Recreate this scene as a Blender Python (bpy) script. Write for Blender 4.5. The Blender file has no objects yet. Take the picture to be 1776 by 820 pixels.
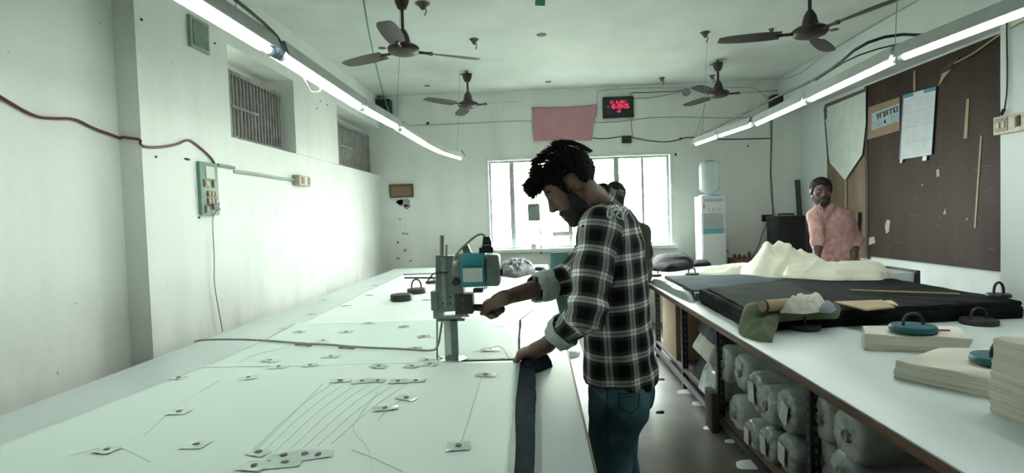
import bpy, bmesh, math, random
import numpy as np
from mathutils import Vector, Matrix, noise
from mathutils.bvhtree import BVHTree
random.seed(7)
PI = math.pi
SC = bpy.context.scene
COL = SC.collection

# ------------------------------------------------------------------ camera
W, H = 1776, 820
FPX, YAW, PIT, ROL = 949.88, .04576, .03573, -.03289
CAM = Vector((0, 0, 1.45))
_fw = Vector((-math.sin(YAW)*math.cos(PIT), math.cos(YAW)*math.cos(PIT), -math.sin(PIT)))
_r0 = Vector((math.cos(YAW), math.sin(YAW), 0)); _u0 = _r0.cross(_fw)
_r = _r0*math.cos(ROL)+_u0*math.sin(ROL); _u = _u0*math.cos(ROL)-_r0*math.sin(ROL)
cd = bpy.data.cameras.new('camera'); cam = bpy.data.objects.new('camera', cd); COL.objects.link(cam)
cd.sensor_width = 36; cd.lens = FPX/W*36; cd.clip_start = .05
M = Matrix((_r, _u, -_fw)).transposed().to_4x4(); M.translation = CAM; cam.matrix_world = M
SC.camera = cam
SC.view_settings.view_transform = 'Standard'; SC.view_settings.look = 'None'
SC.view_settings.gamma = 1; SC.view_settings.use_curve_mapping = False
SC.view_settings.exposure = 0.62
TUBE_LEFT = 24.5
TUBE_RIGHT = 31.0
SKY = 40.0
wd = bpy.data.worlds.new('world'); SC.world = wd; wd.use_nodes = True
nt = wd.node_tree; bgn = nt.nodes['Background']
tcw = nt.nodes.new('ShaderNodeTexCoord'); sp = nt.nodes.new('ShaderNodeSeparateXYZ'); rmp = nt.nodes.new('ShaderNodeValToRGB')
nt.links.new(tcw.outputs['Generated'], sp.inputs[0]); nt.links.new(sp.outputs['Z'], rmp.inputs[0]); nt.links.new(rmp.outputs[0], bgn.inputs[0])
rmp.color_ramp.elements[0].color = (.40, .42, .37, 1); rmp.color_ramp.elements[1].color = (.88, .97, .94, 1); rmp.color_ramp.elements[1].position = .35
bgn.inputs[1].default_value = SKY

def ray(px, py): return _fw + _r*((px-888)/FPX) - _u*((py-410)/FPX)
def onz(px, py, z): d = ray(px, py); return CAM+d*((z-CAM.z)/d.z)
def ony(px, py, y): d = ray(px, py); return CAM+d*(y/d.y)
def onx(px, py, x): d = ray(px, py); return CAM+d*(x/d.x)

# ------------------------------------------------------------------ materials
MATS = {}
def mat(name, col, rough=.6, metal=0., var=.12, scale=8., bump=0., bscale=60., stretch=(1,1,1), emit=None, estr=0, trans=0., alpha=1., spec=.5, col2=None, coords='Object'):
    if name in MATS: return MATS[name]
    m = bpy.data.materials.new(name); m.use_nodes = True; n = m.node_tree; b = n.nodes['Principled BSDF']
    b.inputs['Roughness'].default_value = rough; b.inputs['Metallic'].default_value = metal
    b.inputs['Specular IOR Level'].default_value = spec
    tc = n.nodes.new('ShaderNodeTexCoord'); mp = n.nodes.new('ShaderNodeMapping'); mp.inputs['Scale'].default_value = stretch
    n.links.new(tc.outputs[coords], mp.inputs[0])
    nz = n.nodes.new('ShaderNodeTexNoise'); nz.inputs['Scale'].default_value = scale; nz.inputs['Detail'].default_value = 5
    n.links.new(mp.outputs[0], nz.inputs['Vector'])
    mr = n.nodes.new('ShaderNodeMapRange'); mr.inputs[1].default_value = .3; mr.inputs[2].default_value = .7
    n.links.new(nz.outputs[0], mr.inputs[0])
    mx = n.nodes.new('ShaderNodeMix'); mx.data_type = 'RGBA'
    c2 = col2 if col2 else tuple(max(0, c*(1-var)) for c in col); c1 = col if col2 else tuple(min(1, c*(1+var*.5)) for c in col)
    mx.inputs[6].default_value = (*c2, 1); mx.inputs[7].default_value = (*c1, 1)
    n.links.new(mr.outputs[0], mx.inputs[0]); n.links.new(mx.outputs[2], b.inputs['Base Color'])
    if bump:
        n2 = n.nodes.new('ShaderNodeTexNoise'); n2.inputs['Scale'].default_value = bscale; n2.inputs['Detail'].default_value = 4
        n.links.new(mp.outputs[0], n2.inputs['Vector'])
        bp = n.nodes.new('ShaderNodeBump'); bp.inputs['Strength'].default_value = bump; bp.inputs['Distance'].default_value = .01
        n.links.new(n2.outputs[0], bp.inputs['Height']); n.links.new(bp.outputs[0], b.inputs['Normal'])
    if emit: b.inputs['Emission Color'].default_value = (*emit, 1); b.inputs['Emission Strength'].default_value = estr
    if trans: b.inputs['Transmission Weight'].default_value = trans
    if alpha < 1: b.inputs['Alpha'].default_value = alpha
    MATS[name] = m; return m

def wall_mat(name, base, dirt, streak=.35, spots=.7, lowz=1.25):
    m = bpy.data.materials.new(name); m.use_nodes = True; n = m.node_tree; b = n.nodes['Principled BSDF']; b.inputs['Roughness'].default_value = .75
    b.inputs['Specular IOR Level'].default_value = .25
    g = n.nodes.new('ShaderNodeNewGeometry')
    def noisef(scale, st, lo, hi, det=5):
        mp = n.nodes.new('ShaderNodeMapping'); mp.inputs['Scale'].default_value = st; n.links.new(g.outputs['Position'], mp.inputs[0])
        z = n.nodes.new('ShaderNodeTexNoise'); z.inputs['Scale'].default_value = scale; z.inputs['Detail'].default_value = det; n.links.new(mp.outputs[0], z.inputs['Vector'])
        r = n.nodes.new('ShaderNodeMapRange'); r.inputs[1].default_value = lo; r.inputs[2].default_value = hi; n.links.new(z.outputs[0], r.inputs[0]); return r.outputs[0]
    def mathn(op, a, bb):
        q = n.nodes.new('ShaderNodeMath'); q.operation = op
        for i, v in enumerate((a, bb)):
            if isinstance(v, (int, float)): q.inputs[i].default_value = v
            else: n.links.new(v, q.inputs[i])
        return q.outputs[0]
    st = noisef(3., (1.6, 1.6, .25), .45, .8); sm = noisef(1.3, (1, 1, 1), .35, .75); sp_ = noisef(22., (1, 1, 1), .745, .78, 2)
    s = n.nodes.new('ShaderNodeSeparateXYZ'); n.links.new(g.outputs['Position'], s.inputs[0])
    lo = n.nodes.new('ShaderNodeMapRange'); lo.inputs[1].default_value = lowz; lo.inputs[2].default_value = .75; n.links.new(s.outputs['Z'], lo.inputs[0])
    lz = mathn('MULTIPLY', lo.outputs[0], noisef(2.2, (1, 1, .5), .35, .65))
    f = mathn('ADD', mathn('MULTIPLY', st, streak*.5), mathn('ADD', mathn('MULTIPLY', sm, .22), mathn('MULTIPLY', lz, .6)))
    f = mathn('ADD', f, mathn('MULTIPLY', sp_, spots)); f = mathn('MINIMUM', f, 1.)
    mx = n.nodes.new('ShaderNodeMix'); mx.data_type = 'RGBA'; mx.inputs[6].default_value = (*base, 1); mx.inputs[7].default_value = (*dirt, 1)
    n.links.new(f, mx.inputs[0]); n.links.new(mx.outputs[2], b.inputs['Base Color'])
    bp = n.nodes.new('ShaderNodeBump'); bp.inputs['Strength'].default_value = .25; bp.inputs['Distance'].default_value = .01
    n.links.new(noisef(9., (1, 1, 1), .2, .8, 8), bp.inputs['Height']); n.links.new(bp.outputs[0], b.inputs['Normal'])
    return m

WALL = wall_mat('limewashed_wall', (.83, .87, .83), (.46, .47, .42))
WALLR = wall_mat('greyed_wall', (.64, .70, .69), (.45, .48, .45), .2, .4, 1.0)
CEIL = wall_mat('ceiling_paint', (.66, .70, .67), (.54, .58, .54), .0, .15, -5)
FLOOR = mat('cement_floor', (.17, .165, .145), .38, 0, col2=(.09, .085, .072), scale=2.2, bump=.1, bscale=30)
LAM = mat('table_laminate', (.66, .74, .72), .32, 0, .10, 3., stretch=(1, .5, 1))
PAPER = mat('marker_paper', (.74, .86, .80), .55, 0, .03, 1.5)
PAPER2 = mat('plain_white_paper', (.88, .93, .90), .5, 0, .03, 1.5)
WOODEDGE = mat('wood_edge', (.16, .10, .065), .55, 0, .4, 5, stretch=(6, .4, 6))
NAVY = mat('navy_denim', (.016, .030, .042), .85, 0, .5, 40, .3, 200, spec=.12)
BLACKC = mat('black_cloth', (.010, .012, .013), .85, 0, .4, 12, .08, 60, spec=.12)
GREENBLK = mat('dark_green_cloth', (.022, .032, .028), .8, 0, .3, 6, .2, 150, spec=.12)
SLATE = mat('slate_blue_cloth', (.055, .075, .095), .8, 0, .2, 5, .2, 150, spec=.12)
CREAM = mat('cream_cloth', (.60, .60, .49), .85, 0, .10, 5, .08, 90, spec=.12)
CREAM2 = mat('cream_paper_stack', (.66, .64, .55), .85, 0, .12, 9, .3, 12, stretch=(.25, .25, 14), spec=.12)
BEIGE = mat('beige_cloth', (.55, .54, .48), .85, 0, .15, 20, .2, spec=.12)
OLIVE = mat('olive_cloth', (.135, .165, .105), .85, 0, .2, 10, .1, 60, spec=.12)
BROWNC = mat('brown_cloth', (.085, .075, .058), .85, 0, .3, 10, .3, 100, spec=.12)
CARD = mat('cardboard', (.36, .27, .17), .8, 0, .12, 10)
STEELD = mat('dark_slotted_steel', (.045, .045, .045), .5, .6, .3, 20)
IRON = mat('cast_iron', (.045, .043, .042), .55, .5, .3, 30, .2, 80)
TEALP = mat('teal_painted_iron', (.02, .12, .15), .5, .2, .25, 18)
BLK = mat('black_plastic', (.012, .014, .014), .4, 0, .2, 20)
WHT = mat('white_plastic', (.72, .78, .76), .35, 0, .05, 10)
FANB = mat('brown_fan_enamel', (.045, .034, .034), .4, .2, .2, 20)
GREYM = mat('grey_metal', (.30, .33, .32), .4, .6, .15, 20)
MGREEN = mat('machine_grey_green', (.20, .25, .22), .38, .45, .18, 25)
MDARK = mat('machine_dark_grey', (.05, .055, .052), .5, .3, .2, 25)
CHROME = mat('bright_steel', (.55, .60, .57), .25, .9, .15, 20, stretch=(1, 1, .3))
MTEAL = mat('machine_teal_enamel', (.04, .30, .36), .4, .1, .12, 15)
LABELW = mat('white_label', (.70, .76, .74), .6, 0, .1, 60)
INK = mat('dark_ink', (.03, .03, .035), .7)
GREYINK = mat('pencil_grey', (.56, .70, .64), .8)
TAPE = mat('clear_tape', (.68, .80, .74), .15, 0, .04, 30, spec=.9)
STAPLE = mat('brown_cloth_dot', (.14, .11, .12), .7)
CABLE = mat('black_cable', (.03, .035, .033), .6)
CABLEG = mat('grey_cable', (.30, .33, .31), .6)
REDC = mat('dark_red_cable', (.14, .035, .045), .55)
GREENC = mat('green_wire', (.06, .22, .09), .6)
CORD = mat('grey_cord', (.30, .29, .26), .8, 0, .3, 60)
PINKC = mat('pink_cloth', (.50, .26, .30), .9, 0, .08, 6, .3, 60, spec=.12)
BOARDM = mat('brown_plywood', (.042, .024, .017), .6, 0, .35, 2.5, .1, 30, stretch=(1, 2.2, .35), col2=(.022, .013, .010), spec=.2)
BOARDL = mat('light_plywood', (.15, .10, .06), .5, 0, .3, 3, stretch=(1, 3, .3))
RUST = mat('rusty_grille', (.30, .29, .27), .7, .2, .35, 14)
FRAMEW = mat('weathered_window_frame', (.34, .37, .34), .6, 0, .3, 15)
WFR = mat('white_window_surround', (.72, .80, .76), .6)
TUBE = mat('lit_tube', (.9, 1, .95), .3, emit=(.93, 1.0, .95), estr=TUBE_LEFT)
TUBER = mat('lit_tube_right', (.9, 1, .95), .3, emit=(.95, 1.0, .97), estr=TUBE_RIGHT)
BATTEN = mat('batten_metal', (.40, .44, .42), .45, .2, .1, 20)
SKIN = mat('brown_skin', (.16, .085, .06), .52, 0, .18, 14, .15, 160)
SKIND = mat('deep_brown_skin', (.085, .048, .036), .5, 0, .18, 14)
LIP = mat('lip_skin', (.12, .055, .045), .5)
HAIR = mat('black_hair', (.010, .010, .010), .6, 0, .4, 60, .6, 220, spec=.12)
EYEW = mat('eye_white', (.55, .52, .48), .3); IRIS = mat('iris_brown', (.02, .012, .01), .25)
JEANS = mat('teal_blue_denim', (.12, .25, .30), .8, 0, col2=(.020, .055, .080), scale=7, bump=.12, bscale=300, spec=.12)
JSEAM = mat('denim_seam', (.02, .045, .06), .8)
CUFF = mat('rolled_cuff_cloth', (.46, .54, .49), .85, 0, .12, 30, .3, 120, spec=.12)
SHOE = mat('dark_shoe', (.03, .03, .03), .6)
PINKS = mat('faded_pink_print', (.55, .34, .32), .85, 0, col2=(.36, .20, .19), scale=26, bump=.3, bscale=60, spec=.12)
OLSH = mat('dark_olive_jersey', (.045, .05, .03), .85, 0, .25, 12, spec=.12)
TROU = mat('grey_trousers', (.16, .15, .15), .85, 0, .2, 10, spec=.12)
PLASTIC = mat('clear_wrap', (.55, .63, .57), .22, 0, .35, 12, .8, 30, spec=.7, col2=(.27, .32, .28))
PLASTIC2 = mat('milky_wrap', (.66, .72, .66), .25, 0, .35, 8, .7, 24, spec=.7, col2=(.42, .47, .43))
TEALB = mat('teal_board_paint', (.06, .16, .15), .5, 0, .1, 5)
GREENP = mat('green_switch_panel', (.15, .26, .20), .5, 0, .2, 20)
SWB = mat('aged_switch_plastic', (.42, .40, .30), .5, 0, .25, 40)
SWR = mat('brown_socket', (.28, .17, .12), .5, 0, .3, 30)
GLASSB = mat('clear_water_bottle', (.55, .66, .66), .15, 0, .1, 6, alpha=.45)
BRICK = mat('red_brick_dust', (.16, .07, .05), .8, 0, .3, 20)

def plaid_mat():
    m = bpy.data.materials.new('plaid_flannel'); m.use_nodes = True; n = m.node_tree; b = n.nodes['Principled BSDF']; b.inputs['Roughness'].default_value = .85
    b.inputs['Specular IOR Level'].default_value = .2
    uv = n.nodes.new('ShaderNodeUVMap'); uv.uv_map = 'UVMap'; s = n.nodes.new('ShaderNodeSeparateXYZ'); n.links.new(uv.outputs[0], s.inputs[0])
    outs = []
    for i, per in ((0, .098), (1, .092)):
        d = n.nodes.new('ShaderNodeMath'); d.operation = 'DIVIDE'; d.inputs[1].default_value = per; n.links.new(s.outputs[i], d.inputs[0])
        f = n.nodes.new('ShaderNodeMath'); f.operation = 'FRACT'; n.links.new(d.outputs[0], f.inputs[0])
        r = n.nodes.new('ShaderNodeValToRGB'); r.color_ramp.interpolation = 'CONSTANT'
        K = (.010, .013, .012, 1); G = (.115, .14, .125, 1); Wt = (.97, .99, .97, 1); D = (.08, .10, .09, 1)
        stops = [(0, K), (.02, G), (.15, K), (.165, Wt), (.285, D), (.31, Wt), (.43, K), (.445, G), (.57, K), (.60, G), (.615, K)]
        e = r.color_ramp.elements; e[0].position, e[0].color = stops[0]; e[1].position, e[1].color = stops[1]
        for p, c in stops[2:]:
            q = e.new(p); q.color = c
        n.links.new(f.outputs[0], r.inputs[0]); outs.append(r.outputs[0])
    mx = n.nodes.new('ShaderNodeMix'); mx.data_type = 'RGBA'; mx.inputs[0].default_value = .5
    n.links.new(outs[0], mx.inputs[6]); n.links.new(outs[1], mx.inputs[7])
    # where warp and weft whites cross the cloth reads brighter
    ml = n.nodes.new('ShaderNodeMix'); ml.data_type = 'RGBA'; ml.blend_type = 'MULTIPLY'; ml.inputs[0].default_value = 1
    n.links.new(outs[0], ml.inputs[6]); n.links.new(outs[1], ml.inputs[7])
    m3 = n.nodes.new('ShaderNodeMix'); m3.data_type = 'RGBA'; m3.inputs[0].default_value = .38
    n.links.new(mx.outputs[2], m3.inputs[6]); n.links.new(ml.outputs[2], m3.inputs[7]); n.links.new(m3.outputs[2], b.inputs['Base Color'])
    return m
PLAID = plaid_mat()

# ------------------------------------------------------------------ mesh helpers
def tag(o, label, cat, group=None, kind=None):
    o['label'] = label; o['category'] = cat
    if group: o['group'] = group
    if kind: o['kind'] = kind
    return o

def thing(name, loc, label, cat, group=None):
    o = bpy.data.objects.new(name, None); o.empty_display_size = .05; COL.objects.link(o); o.location = Vector(loc)
    return tag(o, label, cat, group)

def root_loc(p):
    while p.parent: p = p.parent
    return p.location

def link(name, me, m, parent=None, smooth=None):
    if smooth is not None:
        me.shade_smooth()
        if smooth: me.set_sharp_from_angle(angle=smooth)
    me.materials.clear(); me.materials.append(m)
    o = bpy.data.objects.new(name, me); COL.objects.link(o)
    if parent is None:
        vs = np.empty(len(me.vertices)*3, np.float32); me.vertices.foreach_get('co', vs); vs = vs.reshape(-1, 3)
        c = (vs.min(0)+vs.max(0))/2; c[2] = vs[:, 2].min(); loc = Vector(c.tolist()); o.location = loc
    else:
        o.parent = parent; loc = root_loc(parent)
    me.transform(Matrix.Translation(-loc)); me.update()
    return o

class MB:
    def __init__(s): s.b = bmesh.new()
    def box(s, c, d, rot=None, bev=0.):
        r = bmesh.ops.create_cube(s.b, size=1); vs = r['verts']
        mt = Matrix.Translation(Vector(c)) @ (rot.to_4x4() if rot else Matrix.Identity(4)) @ Matrix.Diagonal((*d, 1))
        bmesh.ops.transform(s.b, matrix=mt, verts=vs)
        if bev:
            es = list({e for v in vs for e in v.link_edges})
            bmesh.ops.bevel(s.b, geom=es, offset=bev, segments=2, affect='EDGES', profile=.6)
        return s
    def bb(s, x0, x1, y0, y1, z0, z1, bev=0.):
        return s.box(((x0+x1)/2, (y0+y1)/2, (z0+z1)/2), (abs(x1-x0), abs(y1-y0), abs(z1-z0)), None, bev)
    def cyl(s, a, b, r0, r1=None, seg=20):
        a = Vector(a); b = Vector(b); r1 = r0 if r1 is None else r1; d = b-a
        mt = Matrix.Translation((a+b)/2) @ d.to_track_quat('Z', 'Y').to_matrix().to_4x4()
        bmesh.ops.create_cone(s.b, cap_ends=True, segments=seg, radius1=r0, radius2=r1, depth=d.length, matrix=mt); return s
    def ell(s, c, r, rot=None, u=20, v=12):
        mt = Matrix.Translation(Vector(c)) @ (rot.to_4x4() if rot else Matrix.Identity(4)) @ Matrix.Diagonal((*r, 1))
        bmesh.ops.create_uvsphere(s.b, u_segments=u, v_segments=v, radius=1, matrix=mt); return s
    def tube(s, pts, r, seg=8, smooth=0):
        P = [Vector(p) for p in pts]
        for _ in range(smooth):
            Q = [P[0]]
            for a, b in zip(P[:-1], P[1:]): Q += [a*.75+b*.25, a*.25+b*.75]
            P = Q+[P[-1]]
        rs = r if isinstance(r, (list, tuple)) else [r]*len(P)
        rings = []; prev = None
        for i, p in enumerate(P):
            d = (P[min(i+1, len(P)-1)]-P[max(i-1, 0)]).normalized()
            if prev is None:
                n1 = d.orthogonal().normalized()
            else:
                n1 = (prev-d*prev.dot(d)).normalized()
            prev = n1; n2 = d.cross(n1)
            rings.append([s.b.verts.new(p+(n1*math.cos(2*PI*k/seg)+n2*math.sin(2*PI*k/seg))*rs[min(i, len(rs)-1)]) for k in range(seg)])
        for A, B in zip(rings[:-1], rings[1:]):
            for k in range(seg): s.b.faces.new((A[k], A[(k+1) % seg], B[(k+1) % seg], B[k]))
        s.b.faces.new(rings[0][::-1]); s.b.faces.new(rings[-1]); return s
    def lathe(s, prof, c, seg=28, axis=(0, 0, 1)):
        q = Vector(axis).to_track_quat('Z', 'Y'); c = Vector(c); rings = []
        for r, z in prof:
            rings.append([s.b.verts.new(c+q @ Vector((r*math.cos(2*PI*k/seg), r*math.sin(2*PI*k/seg), z))) for k in range(seg)])
        for A, B in zip(rings[:-1], rings[1:]):
            for k in range(seg): s.b.faces.new((A[k], A[(k+1) % seg], B[(k+1) % seg], B[k]))
        s.b.faces.new(rings[0][::-1]); s.b.faces.new(rings[-1]); return s
    def prism(s, poly, d):
        d = Vector(d); A = [s.b.verts.new(Vector(p)) for p in poly]; B = [s.b.verts.new(Vector(p)+d) for p in poly]; n = len(A)
        s.b.faces.new(A); s.b.faces.new(B[::-1])
        for k in range(n): s.b.faces.new((A[k], B[k], B[(k+1) % n], A[(k+1) % n]))
        return s
    def rings(s, R, closed=True):
        V = [[s.b.verts.new(Vector(p)) for p in r] for r in R]; n = len(V[0])
        for A, B in zip(V[:-1], V[1:]):
            for k in range(n if closed else n-1): s.b.faces.new((A[k], A[(k+1) % n], B[(k+1) % n], B[k]))
        return V
    def build(s, name, m, parent=None, smooth=.6):
        bmesh.ops.recalc_face_normals(s.b, faces=s.b.faces)
        me = bpy.data.meshes.new(name); s.b.to_mesh(me); s.b.free(); return link(name, me, m, parent, smooth)

def struct(o, label=None):
    o['kind'] = 'structure'
    return o

def nz3(x, y, z, f=1.): return noise.noise(Vector((x*f, y*f, z*f)))

# stack of cloth / paper plies with uneven edges
def stack(name, outline, z0, h, layers, m, parent=None, jit=.006, wav=.012, top=.004, seed=0, sub=8, lean=(0, 0)):
    b = MB(); P = [Vector((p[0], p[1])) for p in outline]; ring = []
    for i in range(len(P)):
        a, c = P[i], P[(i+1) % len(P)]
        k = max(2, int((c-a).length/.03)) if sub else 1
        for j in range(k): ring.append(a.lerp(c, j/k))
    cen = sum(ring, Vector((0, 0)))/len(ring); R = []; rl = random.Random(seed*7+1); lj = [jit*rl.uniform(-.5, .5) for _ in range(layers+1)]
    for l in range(layers+1):
        t = l/layers; r = []
        off = Vector((lean[0]*t, lean[1]*t))
        for i, p in enumerate(ring):
            d = (p-cen).normalized()
            w = wav*nz3(p.x*5+seed, p.y*5, t*1.3+seed)+lj[l]+jit*.5*nz3(p.x*40, p.y*40, l*3.)
            q = p+d*w+off; r.append((q.x, q.y, z0+h*t+(top*nz3(p.x*9, p.y*9, seed) if l == layers else 0)))
        R.append(r)
    V = b.rings(R)
    b.b.faces.new(V[0][::-1])
    # top surface: inner rings
    prev = V[-1]; topz = z0+h
    for k in (.93, .7, .45, .2):
        cur = []
        for i, v in enumerate(V[-1]):
            x = cen.x+lean[0]+(v.co.x-cen.x-lean[0])*k; y = cen.y+lean[1]+(v.co.y-cen.y-lean[1])*k
            cur.append(b.b.verts.new((x, y, topz+.002+top*1.5*nz3(x*7, y*7, seed+3))))
        n = len(cur)
        for i in range(n): b.b.faces.new((prev[i], prev[(i+1) % n], cur[(i+1) % n], cur[i]))
        prev = cur
    b.b.faces.new(prev)
    return b.build(name, m, parent, .7)

# loose crumpled cloth: closed heap over an outline
def heap(name, outline, z0, h, m, parent=None, seed=0, peaks=(), ridges=(), fold=.5, freq=6., rot=0., rings=26, seg=96, edge=.35, minz=.012, under=None):
    b = MB(); P = [Vector((p[0], p[1])) for p in outline]; L = [(P[(i+1) % len(P)]-P[i]).length for i in range(len(P))]; tot = sum(L)
    ring = []
    for k in range(seg):
        t = k/seg*tot; i = 0
        while t > L[i]: t -= L[i]; i += 1
        ring.append(P[i].lerp(P[(i+1) % len(P)], t/L[i]))
    for _ in range(2): ring = [(ring[i-1]+ring[i]*2+ring[(i+1) % seg])/4 for i in range(seg)]
    cen = sum(ring, Vector((0, 0)))/seg; cr, sr = math.cos(rot), math.sin(rot)
    def hf(x, y, r):
        u = (x*cr+y*sr)*freq; v = (-x*sr+y*cr)*freq*.35
        w = nz3(u*.5+seed, v*.7, 1.7)
        rd = 1-(math.sqrt(nz3(u+w*1.5, v+seed*2.1, seed)**2+.006)-.05)*2.4
        rd2 = 1-(math.sqrt(nz3(u*2.3+seed, v*2.1+w*2, seed+9)**2+.006)-.05)*2.4
        e = 1-max(0., (r-(1-edge))/edge)**2.2
        base = .45+.55*(1-r*r)
        if peaks: base = .25+.1*(1-r*r)+sum(a*math.exp(-((x-px)**2+(y-py)**2)/(2*s*s)) for px, py, s, a in peaks)
        rg = 0.
        for (x0, y0, x1, y1, w_, a_) in ridges:
            dx, dy = x1-x0, y1-y0; L2 = dx*dx+dy*dy; tt = max(0., min(1., ((x-x0)*dx+(y-y0)*dy)/L2))
            sgn = (x-x0)*dy-(y-y0)*dx; dd = math.hypot(x-x0-tt*dx, y-y0-tt*dy)
            rg += a_*(math.exp(-(dd/w_)**1.8) if sgn > 0 else math.exp(-(dd/(w_*.35))**1.5))*(1-.5*tt)
        return z0+minz*(1-(r > .999))+h*e*base*(1-fold+fold*(.65*rd+.35*rd2))+rg*min(1., e*1.6)+(under(x, y) if under else 0)
    R = [[(p.x, p.y, z0+(max(0, under(p.x, p.y)-.012) if under else 0)) for p in ring]]
    for k in range(rings):
        r = 1-k/rings; R.append([(cen.x+(p.x-cen.x)*r*(1+.03*nz3(p.x*8, p.y*8, seed)), cen.y+(p.y-cen.y)*r*(1+.03*nz3(p.x*8, p.y*8, seed)), max(z0+.001, hf(cen.x+(p.x-cen.x)*r, cen.y+(p.y-cen.y)*r, r))) for p in ring])
    V = b.rings(R); b.b.faces.new(V[0][::-1]); b.b.faces.new(V[-1])
    return b.build(name, m, parent, 1.2)

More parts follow.
